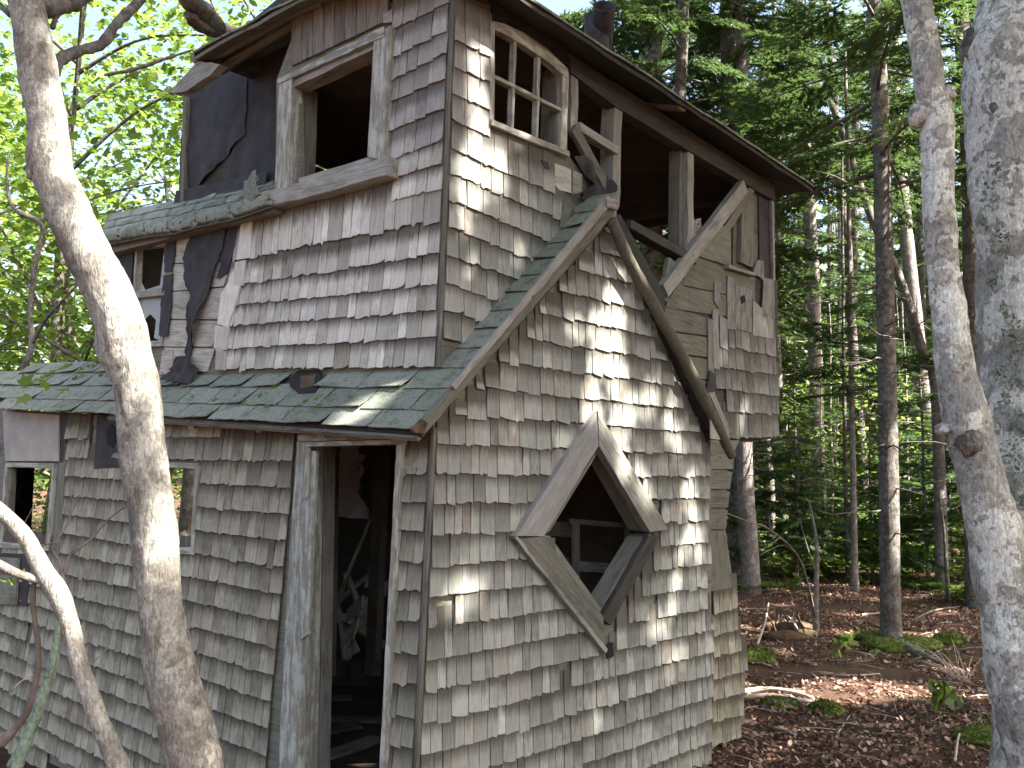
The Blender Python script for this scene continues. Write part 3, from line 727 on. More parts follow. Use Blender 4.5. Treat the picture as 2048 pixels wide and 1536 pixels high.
# narrow strip between rake and tower
for k in range(0, 14):
    t = tB + .135 * k - .0
    if t + .05 > tA: break
    Y = -RF.n; Z = (RF.b - Y * RF.b.dot(Y)).normalized(); X = Y.cross(Z)
    w = sB - .0 + .01; o = RF.at(w / 2, t, -.012)
    obj('roof_shingle', rnd.choice(TB), roof, frame(o, X * w, Y, Z * .168))
# torn hole with rotten wood, moss tufts
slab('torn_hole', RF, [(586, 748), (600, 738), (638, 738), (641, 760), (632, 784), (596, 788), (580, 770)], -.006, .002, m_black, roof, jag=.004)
slab('rotten_deck', RF, [(602, 752), (632, 747), (628, 772), (600, 778)], .0025, .004, m_rot, roof, jag=.003)
def moss_mesh(n, r, seed):
    q = np.random.default_rng(seed); vs_, fs = [], []
    for i in range(n):
        c = q.normal(0, r, 2); h = r * .5 * q.uniform(.5, 1.2); rr_ = r * q.uniform(.3, .8); k = 6; b = len(vs_)
        vs_.append((c[0], c[1], h))
        for j in range(k): a = j * 6.283 / k; vs_.append((c[0] + rr_ * math.cos(a) * q.uniform(.7, 1.2), c[1] + rr_ * math.sin(a) * q.uniform(.7, 1.2), -.001))
        for j in range(k): fs.append((b, b + 1 + j, b + 1 + (j + 1) % k))
    return mesh('moss_tuft', vs_, fs, m_moss, True)
mm = [moss_mesh(5, .012, i) for i in range(4)]
for (x, y, k) in ((612, 802, 1), (632, 796, 1), (600, 812, .8), (520, 790, 1.2), (470, 790, 1), (486, 806, .9), (700, 795, .8), (552, 770, 1.3), (430, 800, 1), (385, 792, 1.1), (640, 812, .9), (575, 822, .7), (536, 812, 1), (1055, 585, .6),
                  (130, 735, 3), (160, 740, 2.6), (100, 748, 3), (190, 728, 3), (150, 755, 2), (210, 735, 2.4), (70, 760, 2)):
    o = RF.hit(x, y, .004); Y = -RF.n; Z = (RF.b - Y * RF.b.dot(Y)).normalized(); X = Y.cross(Z)
    obj('moss_tuft', rnd.choice(mm), roof, frame(o, X * k, Z * k, RF.n * k))

# ================================================================== TOWER, LEFT FACE
mid = part('tower_front_wall')
SM = M.pst(230, 500)[0]
ztop = M.pst(780, 60)[1]
win_h = poly_px(M, [(597, 165), (745, 88), (735, 318), (600, 358)])
sillz = M.pst(785, 338)[1]
sw = poly_px(M, [(272, 492), (332, 484), (324, 688), (262, 694)])
m_low = [(0, 0), (SM, .0), (SM, M.pst(230, 490)[1]), (M.pst(550, 400)[0], M.pst(550, 400)[1]), (M.pst(597, 380)[0], sillz + .02), (win_h[3][0] + .0, win_h[3][1]), win_h[0], (win_h[0][0], M.pst(597, 130)[1]), (M.pst(583, 130)[0], M.pst(583, 130)[1]), (M.pst(583, 20)[0], 1.92), (0, 1.95)]
# polygon around the window opening
m_poly = [(0, 0), (SM, 0), (SM, M.pst(230, 490)[1]), (M.pst(550, 398)[0], M.pst(550, 398)[1]), (M.pst(552, 160)[0], M.pst(552, 160)[1]), (M.pst(583, 130)[0], 1.85), (0, 1.72)]
slab('sheathing', M, m_poly, -.03, -.003, m_sheath, mid, px=False, holes=[win_h, sw])
# sheathing boards bared by the lost shingles
bx0, bx1 = M.pst(372, 600)[0], M.pst(338, 600)[0]
ys = [(476, 530), (532, 585), (587, 640), (642, 695), (697, 745)]
for (a, b) in ys:
    slab('board', M, [(336 + (a - 476) * -.03, a - 2), (478 - (a - 476) * .22, a - 12 if a < 600 else a), (468 - (b - 476) * .2, b - 13 if b < 600 else b - 2), (334 - (b - 476) * .03, b - 2)], .0, .008, m_pale, mid, gdir=((336, a), (440, a)))
slab('board', M, [(325, 700), (345, 700), (342, 748), (318, 750)], .009, .016, m_pale, mid)
# shingles
mR = (877, None)
lev = [((439, 739), (875, 733)), ((441, 700), (877, 674)), ((455, 653), (879, 622)), ((455, 613), (881, 570)), ((466, 573), (883, 508)), ((475, 522), (886, 439))]
shp = poly_px(M, [(425, 760), (905, 760), (910, -60), (770, -60), (770, 340), (560, 405), (486, 415), (470, 520), (448, 600), (428, 650)])
for j, (l, r_) in enumerate(lev):
    a, b = M.pst(*l), M.pst(*r_)
    course(M, (*b, 0), (*a, 0), (.004, a[0] + (.02 if j else 0)), mid, m_shM, shp, (), .05, .115, length=1.75 if j == 5 else 1.02, miss=.0)
# long shingles under the sill beam and upper field right of the window
shu = poly_px(M, [(772, -80), (925, -80), (925, 440), (770, 470), (772, 330)])
upR = [381, 330, 278, 219, 162, 112, 67, 14, -40, -95]
upL = [(790, 437 - 35), (790, 358), (770, 330), (768, 270), (768, 215), (770, 172), (773, 127), (780, 67), (780, 10), (780, -50)]
for j, (yr, l) in enumerate(zip(upR, upL)):
    a, b = M.pst(*l), M.pst(890, yr); lim = M.pst(778 if j > 1 else 792, 300)[0]
    course(M, (*b, 0), (*a, 0), (.004, lim), mid, m_shU if j > 1 else m_shM, shu, (), .06, .12, length=.95)
# corner board
beam('corner_strip', T.at(-.006, -.0, .006), T.at(-.006, 1.95, .006), T.n, .02, .016, m_brace, mid, seg=12)
# loose hanging shingles at the torn edge
for q in ([(470, 540), (488, 545), (456, 655), (434, 648), (441, 590)], [(430, 650), (458, 655), (452, 700), (427, 696)], [(432, 700), (452, 702), (450, 740), (430, 739)],
          [(486, 415), (505, 412), (500, 515), (472, 520)], [(470, 525), (490, 520), (486, 570), (466, 572)]):
    slab('loose_shingle', M, q, .016, .026, m_shM, mid, gdir=None, jag=.002)
# tar paper hanging strips
def cloth(name, pl, rowsL, rowsR, t, m, parent, amp=.02, th=.003, nx=14):
    """hanging sheet between a left and a right outline in picture points, rippled in depth"""
    n = len(rowsL); ny = (n - 1) * 8; vs_ = []
    def at_(rows, f):
        f = f * (n - 1); i = min(int(f), n - 2); g = f - i; return (rows[i][0] * (1 - g) + rows[i + 1][0] * g, rows[i][1] * (1 - g) + rows[i + 1][1] * g)
    for side in (0, 1):
        for j in range(ny + 1):
            a, b = pl.pst(*at_(rowsL, j / ny)), pl.pst(*at_(rowsR, j / ny))
            for i in range(nx + 1):
                f = i / nx; s, tt = a[0] * (1 - f) + b[0] * f, a[1] * (1 - f) + b[1] * f
                e = .005 if 0 < j < ny and 0 < i < nx else .013
                s += e * nz(j * 1.7, i * 2.3, 7); o = t + amp * (.5 + nz(s * 11, tt * 3.5, 2) + .45 * nz(s * 31 + tt * 9, tt * 14, 5)) * (.3 + j / ny) + th * (1 - side)
                vs_.append(pl.at(s, tt, o))
    N = (nx + 1) * (ny + 1); fs = []
    for j in range(ny):
        for i in range(nx):
            q = j * (nx + 1) + i; fs.append((q, q + 1, q + nx + 2, q + nx + 1)); fs.append((N + q, N + q + nx + 1, N + q + nx + 2, N + q + 1))
    o = sum(vs_, Vector()) / len(vs_)
    return obj(name, mesh(name, [v - o for v in vs_], fs, m, True), parent, Matrix.Translation(o))
cloth('tar_paper', M, [(396, 462), (371, 518), (376, 560), (389, 590), (384, 660), (378, 720)], [(462, 445), (452, 500), (436, 550), (418, 610), (400, 670), (384, 722)], .016, m_tar, mid, .035)
cloth('tar_paper', M, [(455, 445), (455, 490), (440, 560)], [(480, 440), (476, 490), (462, 545)], .012, m_tar, mid, .012)
cloth('tar_paper', M, [(332, 474), (336, 510), (336, 545)], [(357, 470), (354, 510), (350, 546)], .012, m_tar, mid, .012)
cloth('tar_paper', M, [(332, 552), (328, 610), (324, 672)], [(350, 548), (348, 610), (342, 674)], .012, m_tar, mid, .012)
cloth('tar_paper', M, [(228, 498), (232, 560), (236, 700)], [(270, 488), (266, 560), (258, 700)], .004, m_tar, mid, .01)
cloth('tar_paper', M, [(365, 715), (352, 740), (345, 762)], [(392, 712), (408, 740), (402, 770)], .03, m_tar, mid, .07)
# small double window
win = part('double_hung_window')
for a, b, w in (((272, 490), (262, 694), .028), ((331, 482), (322, 688), .028)):
    stick('stile', M, a, b, w, -.03, .014, m_paint, win)
for a, b, w in (((270, 492), (333, 486), .028), ((266, 590), (328, 583), .045), ((260, 692), (324, 686), .035)):
    stick('rail', M, a, b, w, -.035, .02, m_paint, win)
kk = NT('broken_dirty_glass'); kk.b.inputs['Base Color'].default_value = (.5, .52, .5, 1); kk.b.inputs['Roughness'].default_value = .15
kk.b.inputs['Alpha'].default_value = .35; kk.b.inputs['Specular IOR Level'].default_value = .6; m_glass = kk.m
slab('glass_shard', M, [(270, 600), (322, 594), (319, 680), (308, 676), (312, 640), (300, 628), (288, 640), (272, 634)], -.014, -.011, m_glass, win)
slab('glass_shard', M, [(278, 582), (284, 566), (290, 580), (320, 570), (328, 500), (328, 580)], -.014, -.011, m_glass, win)
# curved skirt roof along the left half, tar papered wall set back above it
TW = M.off(-.25)
tarw = part('tar_papered_wall')
tp = [(360, 420), (375, 185), (385, 120), (585, 0), (600, 0), (600, 375), (545, 365)]
slab('sheathing', TW, [(362, 425), (368, 190), (372, 150), (600, -40), (600, 400)], -.03, -.004, m_dark, tarw)
cloth('tar_paper', TW, [(372, 165), (368, 240), (365, 330), (361, 415)], [(500, 90), (498, 200), (494, 270), (440, 330)], .004, m_tar, tarw, .018, nx=12)
cloth('tar_paper', TW, [(480, 95), (478, 200), (470, 300), (440, 375)], [(590, 20), (575, 140), (560, 260), (552, 370)], .001, m_tar, tarw, .010, nx=12)
cloth('tar_paper', TW, [(362, 385), (362, 405), (362, 418)], [(545, 345), (545, 362), (545, 372)], .03, m_tar, tarw, .03, nx=10)
slab('tar_sheet', TW, [(374, 190), (380, 158), (440, 118), (585, 20), (604, 5), (604, 140), (374, 205)], .002, .006, m_tar, tarw)
slab('board', TW, [(392, 402), (430, 385), (428, 396), (392, 410)], .05, .06, m_pale, tarw)
slab('corner_board', TW, [(366, 195), (372, 192), (366, 412), (360, 414)], .0, .04, m_brace, tarw, gdir=((368, 200), (363, 410)))
skirt = part('skirt_roof')
def skp(f, g):
    """f along (0 = by the window, 1 = left end), g from eave 0 up to wall 1"""
    ex, ey = [(548, 408), (470, 436), (400, 450), (345, 466), (300, 470), (250, 480), (196, 490)], None
    ff = f * 6; i = min(int(ff), 5); h = ff - i; x = ex[i][0] * (1 - h) + ex[i + 1][0] * h; y = ex[i][1] * (1 - h) + ex[i + 1][1] * h
    tx, ty = 552 + (215 - 552) * f, 362 + (432 - 362) * f
    a = M.hit(x, y, .10); b = M.hit(tx, ty, -.25)
    p = a * (1 - g) + b * g; p = p + Vector((0, 0, .05 * math.sin(g * math.pi) * (1 - g) + .0)) + M.n * (.045 * math.sin(min(1, g * 3) * math.pi))
    return p
def skirt_sheet(f0, f1, g0, g1, off, name, m):
    nx, ny = 6, 8; vs_ = []
    for side in (0, 1):
        for j in range(ny + 1):
            for i in range(nx + 1):
                f = f0 + (f1 - f0) * i / nx; g = g0 + (g1 - g0) * j / ny
                p = skp(f, g) + Vector((0, 0, off - .004 * side + (.004 * (1 - j / ny)) + .004 * nz(f * 30, g * 6)))
                if j == 0: p = p + Vector((0, 0, rnd.uniform(-.004, .002)))
                vs_.append(p)
    N = (nx + 1) * (ny + 1); fs = []
    for j in range(ny):
        for i in range(nx):
            q = j * (nx + 1) + i; fs.append((q, q + 1, q + nx + 2, q + nx + 1)); fs.append((N + q, N + q + nx + 1, N + q + nx + 2, N + q + 1))
    for i in range(nx): fs.append((i + 1, i, N + i, N + i + 1))
    for j in range(ny): q = j * (nx + 1); fs.append((q, q + nx + 1, N + q + nx + 1, N + q)); q += nx; fs.append((q + nx + 1, q, N + q, N + q + nx + 1))
    o = sum(vs_, Vector()) / len(vs_); obj(name, mesh(name, [v - o for v in vs_], fs, m, True), skirt, Matrix.Translation(o))
for r_, (g0, g1) in enumerate(((0, .40), (.36, .72), (.68, 1.02))):
    x = -.09 * (r_ % 2) + .0
    while x < 1:
        a, b = max(0, x), min(1, x + .17)
        if b - a > .03: skirt_sheet(a + .0015, b - .0015, g0, g1, .004 * r_, 'roof_shingle', m_asph)
        x += .17
skirt_sheet(0, 1, .0, 1.0, -.014, 'deck', m_dark)
cloth('curled_shingle', M, [(508, 395), (522, 372), (546, 350)], [(510, 420), (540, 408), (550, 396)], .06, m_asph, skirt, .05, nx=8)
stick('splintered_stub', M, (504, 400), (516, 396), .03, .06, .09, m_board, skirt, rag=.006)
slab('soffit_board', M, [(200, 496), (548, 412), (548, 424), (200, 512)], .0, .07, m_brace, skirt, gdir=((200, 500), (548, 418)))
# left end gable under the skirt (dark)
# upper window of the left face
uw = part('upper_window')
MO = dict(jag=.002)
slab('stile', M, [(558, 168), (584, 156), (578, 380), (548, 400)], -.02, .045, m_paint, uw, gdir=((570, 170), (562, 385)), jag=.002)
slab('head', M, [(556, 158), (768, 52), (768, 72), (556, 168)], -.02, .05, m_paintg, uw, gdir=((560, 160), (765, 60)), jag=.002)
slab('head', M, [(584, 162), (748, 82), (750, 96), (584, 176)], -.06, .03, m_board, uw, gdir=((590, 165), (745, 90)), jag=.002)
slab('stile', M, [(748, 78), (780, 50), (766, 322), (735, 312)], -.02, .045, m_paint, uw, gdir=((762, 70), (750, 315)), jag=.003)
slab('sill', M, [(596, 357), (752, 310), (756, 318), (600, 368)], -.08, .03, m_board, uw, gdir=((600, 360), (750, 315)), jag=.002)
A_ = M.hit(590, 170, 0); B_ = M.hit(583, 378, 0)
beam('jamb', A_ - M.n * .07, B_ - M.n * .07, M.n, .13, .035, m_brace, uw)
A_ = M.hit(750, 80, 0); B_ = M.hit(738, 330, 0)
beam('jamb', A_ - M.n * .07, B_ - M.n * .07, M.n, .13, .03, m_brace, uw)
A_, B_ = M.hit(506, 412, .03), M.hit(792, 336, .03)
beam('sill_beam', A_, B_, Vector((0, 0, 1)), .085, .11, m_board, uw, seg=14, jit=.006, rag=.006, sag=.012)
# old vertical boards above the window
for i in range(9):
    x0, x1 = 583 + i * 21.5, 583 + (i + 1) * 21.5 - 1
    yb = lambda x: 131 - (x - 583) * .475
    yt = lambda x: 14 - (x - 600) * .53
    slab('board', M, [(x0, yt(x0)), (x1, yt(x1)), (x1, yb(x1)), (x0, yb(x0))], .0, .010 + .003 * (i % 3), m_old, mid, jag=.0015)
slab('batten', M, [(766, 28), (784, 18), (784, 44), (766, 46)], .012, .02, m_pale, mid)

# ================================================================== TOWER, RIGHT FACE
tow = part('tower_side_wall')
sWL, sWR = T.pst(984, 245)[0], T.pst(1140, 310)[0]
tsl = [(985, 250), (1140, 314), (1228, 400), (1262, 452), (1395, 520), (1330, 600)]
t_poly = [(0, -.25), (0, 1.98), T.pst(980, -10), T.pst(984, 247), T.pst(1142, 316), T.pst(1162, 350), T.pst(1230, 412), T.pst(1330, 605), T.pst(1420, 390), T.pst(1550, 388), T.pst(1556, 878), T.pst(1424, 878), (T.pst(1424, 880)[0], -.25)]
t_poly = [(0, -.2), (0, 1.68), T.pst(982, 12), T.pst(984, 247), T.pst(1142, 316), T.pst(1165, 345), T.pst(1228, 402), T.pst(1228, 700)]
slab('sheathing', T, t_poly, -.03, -.003, m_sheath, tow, px=False)
t_poly2 = [T.pst(1228, 640), T.pst(1332, 596), T.pst(1440, 455), T.pst(1468, 540), T.pst(1556, 560), T.pst(1556, 878), T.pst(1424, 878), T.pst(1290, 878)]
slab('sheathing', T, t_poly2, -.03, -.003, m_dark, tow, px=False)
tpc = [(0, -.3), (0, 2.1), T.pst(980, -60), T.pst(982, 255), T.pst(1060, 300), T.pst(1090, 330), T.pst(1125, 400), T.pst(1140, 480), (1.0, -.3)]
tL = [672, 620, 567, 511, 450, 397, 345, 297, 240, 187, 131, 80, 25, -30]
for j, y in enumerate(tL):
    if j == 0: y = 676
    a = T.pst(888 if y > 300 else 897, y); sl = .012 + .0 * j
    lim = T.pst(978, 200)[0] if y < 262 else T.pst(1120, 380)[0]
    # slopes in the picture: about 0.4 at y=350, 0.3 at y=600
    b = T.pst(1072, y + (186 * (.42 if y < 460 else .33)))
    course(T, (*a, 0), (*b, 0), (.004, lim if y < 262 else 1.2), tow, m_shG if y > 240 else m_shU, tpc if y > 262 else [(0, 0), (lim, 0), (lim, 1.60), (0, 1.62)], (), .06, .12, length=1.05)
# arched six pane sash
ar = part('six_pane_window')
slab('head', T, [(985, 42), (1010, 48), (1050, 66), (1095, 98), (1136, 138), (1136, 158), (1095, 122), (1050, 92), (1010, 68), (986, 58)], -.02, .02, m_paint, ar, gdir=((990, 50), (1130, 150)), jag=.001)
for a, b, w in (((986, 45), (985, 248), .03), ((1132, 140), (1128, 306), .05), ((1032, 70), (1025, 262), .02), ((1080, 98), (1074, 285), .02)):
    stick('stile' if w > .025 else 'glazing_bar', T, a, b, w, -.02, .018 if w > .025 else .012, m_paint, ar)
for a, b, w in (((985, 150), (1128, 222), .018), ((984, 244), (1140, 308), .03)):
    stick('glazing_bar' if w < .02 else 'rail', T, a, b, w, -.022, .016 if w < .02 else .03, m_paint, ar)
# inner face of the frame right
A_, B_ = T.hit(1122, 135, 0), T.hit(1116, 300, 0); beam('jamb', A_ - T.n * .06, B_ - T.n * .06, T.n, .1, .03, m_brace, ar)
# posts, rails, header
fr_ = part('opening_frame')
for a, b, w in (((1151, 135), (1149, 262), .055), ((1238, 200), (1232, 412), .07), ((1382, 302), (1382, 512), .065), ((1498, 400), (1494, 530), .16), ((1546, 385), (1549, 560), .03)):
    stick('post', T, a, b, w, -.09, .0, m_board if w < .1 else m_brace, fr_, jit=.003)
stick('post', T, (1365, 300), (1364, 515), .05, -.11, -.03, m_brace, fr_)
slab('header', T, [(1142, 118), (1142, 145), (1230, 212), (1395, 312), (1550, 402), (1550, 372), (1395, 272), (1230, 165)], -.06, .01, m_dark, fr_, gdir=((1142, 130), (1550, 390)))
slab('header', T, [(985, -20), (985, 40), (1136, 132), (1136, 100), (1060, 20), (1010, -20)], -.05, -.02, m_tar, fr_)
stick('rail', T, (1160, 252), (1236, 300), .045, -.03, .02, m_board, fr_)
stick('brace', T, (1150, 255), (1222, 385), .06, .0, .03, m_brace, fr_, rag=.004)
stick('rail', T, (1262, 448), (1394, 520), .05, -.04, .04, m_dark, fr_, rag=.006)
stick('brace', T, (1492, 372), (1332, 582), .085, .002, .05, m_board, fr_)
stick('brace', T, (1512, 366), (1452, 462), .06, -.03, .0, m_brace, fr_)
stick('brace', T, (1345, 520), (1330, 600), .07, -.01, .02, m_brace, fr_)
slab('ledge', T, [(1458, 528), (1512, 546), (1512, 552), (1458, 536)], .0, .045, m_board, fr_, gdir=((1458, 530), (1512, 548)))
slab('panel', T, [(1468, 400), (1520, 380), (1514, 545), (1466, 530)], -.05, -.03, m_brace, fr_)
slab('panel', T, [(1517, 378), (1550, 384), (1550, 565), (1520, 560)], -.04, -.02, m_tar, fr_)
# horizontal boards bared
bb = [(1430, 455, 1462, 500), ]
hb = [([(1398, 520), (1428, 455), (1462, 470), (1462, 530), (1396, 512)], 0), ]
for q in ([(1395, 512), (1430, 440), (1462, 462), (1462, 532)], [(1368, 552), (1393, 514), (1510, 556), (1510, 600), (1366, 570)], [(1335, 602), (1366, 556), (1366, 572), (1506, 602), (1500, 640), (1332, 615)],
          [(1328, 612), (1424, 638), (1424, 672), (1334, 660)], [(1338, 664), (1424, 676), (1424, 715), (1352, 706)], [(1354, 710), (1422, 720), (1420, 760), (1372, 752)], [(1372, 756), (1420, 763), (1418, 850), (1404, 840)]):
    slab('board', T, q, .0, .008, m_sheath if q[0][1] > 550 else m_brace, tow, gdir=((1340, 600), (1424, 635)), jag=.001)
# ragged shingles of the right end
fr = [([(1466, 877), (1556, 872)], 1430), ([(1451, 823), (1555, 828)], 1448), ([(1432, 777), (1555, 794)], 1426), ([(1432, 734), (1549, 750)], 1426), ([(1455, 695), (1549, 714)], 1453), ]
for j, (lr, xs_) in enumerate(fr):
    a, b = T.pst(*lr[0]), T.pst(*lr[1]); lo = T.pst(xs_, lr[0][1])[0]; hi = T.pst(1554 if j < 3 else 1548, 700)[0]
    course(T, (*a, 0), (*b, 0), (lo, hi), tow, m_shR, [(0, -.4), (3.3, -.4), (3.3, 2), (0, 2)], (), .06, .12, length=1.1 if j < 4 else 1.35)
for q in ([(1507, 545), (1516, 520), (1527, 522), (1528, 560), (1526, 600), (1522, 632), (1549, 637), (1549, 560), (1520, 555)], [(1430, 562), (1442, 564), (1438, 618), (1429, 602)], [(1426, 620), (1436, 618), (1440, 740), (1427, 735)],
          [(1416, 636), (1427, 640), (1430, 790), (1418, 780)], [(1470, 570), (1504, 578), (1504, 665), (1490, 662), (1468, 655)], [(1455, 552), (1468, 555), (1472, 660), (1456, 658)], [(1507, 600), (1547, 640), (1547, 678), (1506, 670)], [(1440, 630), (1455, 640), (1456, 700), (1441, 694)]):
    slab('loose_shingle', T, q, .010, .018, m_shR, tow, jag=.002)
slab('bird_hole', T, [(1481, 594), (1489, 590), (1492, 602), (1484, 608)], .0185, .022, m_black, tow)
slab('tar_scrap', T, [(1420, 740), (1430, 748), (1434, 775), (1424, 792), (1414, 780)], .02, .026, m_tar, tow, jag=.003)
slab('skirting', T, [(1440, 874), (1552, 872), (1512, 884), (1440, 884)], -.3, -.02, m_dark, tow)
# flashing and torn tar by the ridge
cloth('tar_scrap', T, [(1142, 315), (1160, 345), (1172, 372), (1150, 400)], [(1180, 310), (1200, 350), (1218, 380), (1180, 415)], .012, m_tar, tow, .05)
slab('flashing', T, [(1128, 400), (1140, 415), (1185, 412), (1150, 455), (1118, 470)], .018, .022, m_asph, tow, jag=.002)
slab('board', T, [(1085, 318), (1143, 338), (1143, 385), (1118, 380), (1095, 345)], .0, .01, m_pale, tow, jag=.003)
slab('board', T, [(1146, 340), (1165, 350), (1164, 385), (1146, 388)], .0, .012, m_board, tow, jag=.003)
slab('tin_patch', T, [(1083, 318), (1096, 326), (1100, 340), (1090, 338)], .012, .016, m_tar, tow, jag=.002)

# ================================================================== TOWER ROOF
tr = part('tower_roof')
EV = .18
def eT(x, y): return T.hit(x, y, EV)
eR_ = eT(1625, 383); eM = T.hit(1300, 168, EV); eN = T.hit(1040, 2, EV)
nearc = Vector(T.at(-.16, 0, EV)); nearc.z = eN.z + (eN.z - eM.z) * .45
L1 = M.hit(600, 4, .13); L2 = M.hit(388, 120, .13)
nearM = nearc.copy()
corner = nearc
cBR = eR_ - T.n * 3.3 + Vector((0, 0, .45)); cBL = L2 + U * 3.2 + Vector((0, 0, .1))
# eave boards along both sides
def eave_strip(P, inn, name, th, m, parent, rise=.25, jitz=.006, mitre=Vector((0, 0, 0))):
    vs_ = []; n = len(P)
    Q = []
    for i in range(n - 1):
        k = max(1, int((P[i + 1] - P[i]).length / .12))
        for j in range(k): Q.append(P[i].lerp(P[i + 1], j / k))
    Q.append(P[-1]); n = len(Q); dz = [rnd.uniform(-jitz, jitz) for _ in Q]
    for i, p in enumerate(Q):
        a = p + Vector((0, 0, dz[i])); b = p + inn + Vector((0, 0, rise)) + mitre * (1 - i / (n - 1))
        vs_ += [a, b, b + Vector((0, 0, th)), a + Vector((0, 0, th))]
    fs = []
    for i in range(n - 1):
        for q in range(4): a, b = i * 4 + q, i * 4 + (q + 1) % 4; fs.append((a, b, b + 4, a + 4))
    fs.append((3, 2, 1, 0)); fs.append(tuple(range(n * 4 - 4, n * 4)))
    o = P[0]; return obj(name, mesh(name, [v - o for v in vs_], fs, m), parent, Matrix.Translation(o))
inT, inM = -T.n * 1.75, -M.n * 1.6
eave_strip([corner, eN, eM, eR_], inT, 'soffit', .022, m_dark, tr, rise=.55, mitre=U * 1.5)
eave_strip([corner, L1, L2], inM, 'soffit', .022, m_brace, tr, rise=.50, mitre=V * 1.6)
eave_strip([corner + T.n * .01, eN + T.n * .01, eM + T.n * .012, eR_ + T.n * .015], inT, 'roof_covering', .012, m_asph, tr, rise=.55, mitre=U * 1.5)
for o_ in [o for o in tr.children if o.name.startswith('roof_covering')]: o_.location.z += .026
rc = eave_strip([corner + M.n * .012, L1 + M.n * .012, L2 + M.n * .012], inM, 'roof_covering', .012, m_asph, tr, rise=.50, jitz=.01, mitre=V * 1.6); rc.location.z += .026
# far slopes that close the roof
quad_slab('rear_slope', [eR_, eR_ + T.n * -1.75 + Vector((0, 0, .5)), cBL, cBR], .03, m_dark, tr, (4, 4))
pk = (T.at(1.5, 0, 0) - T.n * 1.5); pk.z = eM.z + .50
c1, c2, c3, c4 = eR_, eR_ - T.n * 3.2, L2 + U * 3.3, L2
for a, b in ((c1, c2), (c2, c3), (c3, c4)):
    quad_slab('rear_slope', [a + Vector((0, 0, .01)), b + Vector((0, 0, .01)), pk, pk + Vector((.01, .01, 0))], .03, m_dark, tr, (4, 4))
# broken left end
slab('roof_board', M.off(.10), [(342, 180), (395, 122), (440, 128), (420, 150), (372, 182), (345, 186)], -.05, .0, m_board, tr, gdir=((345, 180), (430, 125)), jag=.003)
slab('roof_board', M.off(.05), [(378, 112), (600, 2), (640, -10), (640, 10), (585, 30), (440, 112), (385, 124)], -.02, .0, m_brace, tr, gdir=((380, 115), (600, 8)), jag=.003)
slab('roof_board', M.off(-.02), [(400, 158), (440, 130), (585, 38), (585, 52), (555, 72), (500, 104), (445, 146), (420, 152)], -.02, .0, m_brace, tr, gdir=((380, 180), (585, 30)), jag=.003)
for x, y in ((1365, 205),):
    P_ = T.hit(x, y, EV - .02); beam('rafter_tail', P_ - Vector((0, 0, .02)), P_ - T.n * .22 + Vector((0, 0, .05)), Vector((0, 0, 1)), .05, .07, m_board, tr, rag=.008)
# stovepipe on the roof edge
sp_ = part('stovepipe')
c = T.hit(1208, 22, -.12); n = 20; vs_, fs = [], []
for k_, (r_, z) in enumerate(((.060, -.35), (.062, .02), (.066, .03), (.058, .028), (.052, -.35))):
    for q in range(n): a = 6.283 * q / n; vs_.append((r_ * math.cos(a), r_ * math.sin(a), z))
for k_ in range(4):
    for q in range(n): a, b = k_ * n + q, k_ * n + (q + 1) % n; fs.append((a, b, b + n, a + n))
obj('pipe', mesh('pipe', vs_, fs, m_rust, True), sp_, frame(c, Vector((1, 0, 0)), Vector((0, math.cos(.9), math.sin(.9))), Vector((0, -math.sin(.9), math.cos(.9)))))
obj('pipe', mesh('pipe', vs_, fs, m_rust, True), sp_, Matrix.Translation(c + Vector((-.03, .1, -.02))) @ Matrix.Scale(1.15, 4))

# ================================================================== INTERIOR SHELL
inn = part('interior')
DB = D.off(-2.15)
back_holes = []
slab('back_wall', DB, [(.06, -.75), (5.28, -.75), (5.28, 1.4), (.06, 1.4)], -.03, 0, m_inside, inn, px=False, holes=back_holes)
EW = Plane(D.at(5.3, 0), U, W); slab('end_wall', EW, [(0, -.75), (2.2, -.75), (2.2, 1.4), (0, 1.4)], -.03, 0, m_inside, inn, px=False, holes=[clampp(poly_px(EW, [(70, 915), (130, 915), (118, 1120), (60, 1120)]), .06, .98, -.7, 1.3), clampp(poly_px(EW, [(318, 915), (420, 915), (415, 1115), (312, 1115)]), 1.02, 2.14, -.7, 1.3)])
# floors and ceilings
def flat(name, c, z, m, th=.03):
    vs_ = [Vector((p.x, p.y, z)) for p in c] + [Vector((p.x, p.y, z + th)) for p in c]; n = len(c)
    fs = [tuple(reversed(range(n))), tuple(range(n, 2 * n))] + [(i, (i + 1) % n, (i + 1) % n + n, i + n) for i in range(n)]
    return obj(name, mesh(name, vs_, fs, m), inn)
k0 = G.at(.04, 0, -.04); 
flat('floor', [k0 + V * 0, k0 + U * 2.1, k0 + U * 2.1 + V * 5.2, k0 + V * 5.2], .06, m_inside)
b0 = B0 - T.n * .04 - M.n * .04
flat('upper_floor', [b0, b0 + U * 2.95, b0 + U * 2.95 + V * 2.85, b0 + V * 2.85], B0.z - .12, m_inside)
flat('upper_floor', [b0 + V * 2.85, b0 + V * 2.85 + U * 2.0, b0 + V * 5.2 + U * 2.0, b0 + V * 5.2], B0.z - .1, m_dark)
TBk = T.off(-2.9); MBk = M.off(-2.98)
TBu = T.off(-2.5)
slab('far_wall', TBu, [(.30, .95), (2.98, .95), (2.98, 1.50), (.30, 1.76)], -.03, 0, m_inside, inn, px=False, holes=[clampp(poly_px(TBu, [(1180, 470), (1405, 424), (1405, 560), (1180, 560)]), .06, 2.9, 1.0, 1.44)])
slab('far_wall', TBk, [(.03, -.15), (2.98, -.15), (2.98, 1.0), (.03, 1.0)], -.03, 0, m_inside, inn, px=False, holes=[clampp(poly_px(TBk, [(1180, 505), (1405, 505), (1405, 640), (1180, 640)]), .06, 2.9, -.1, .96)])
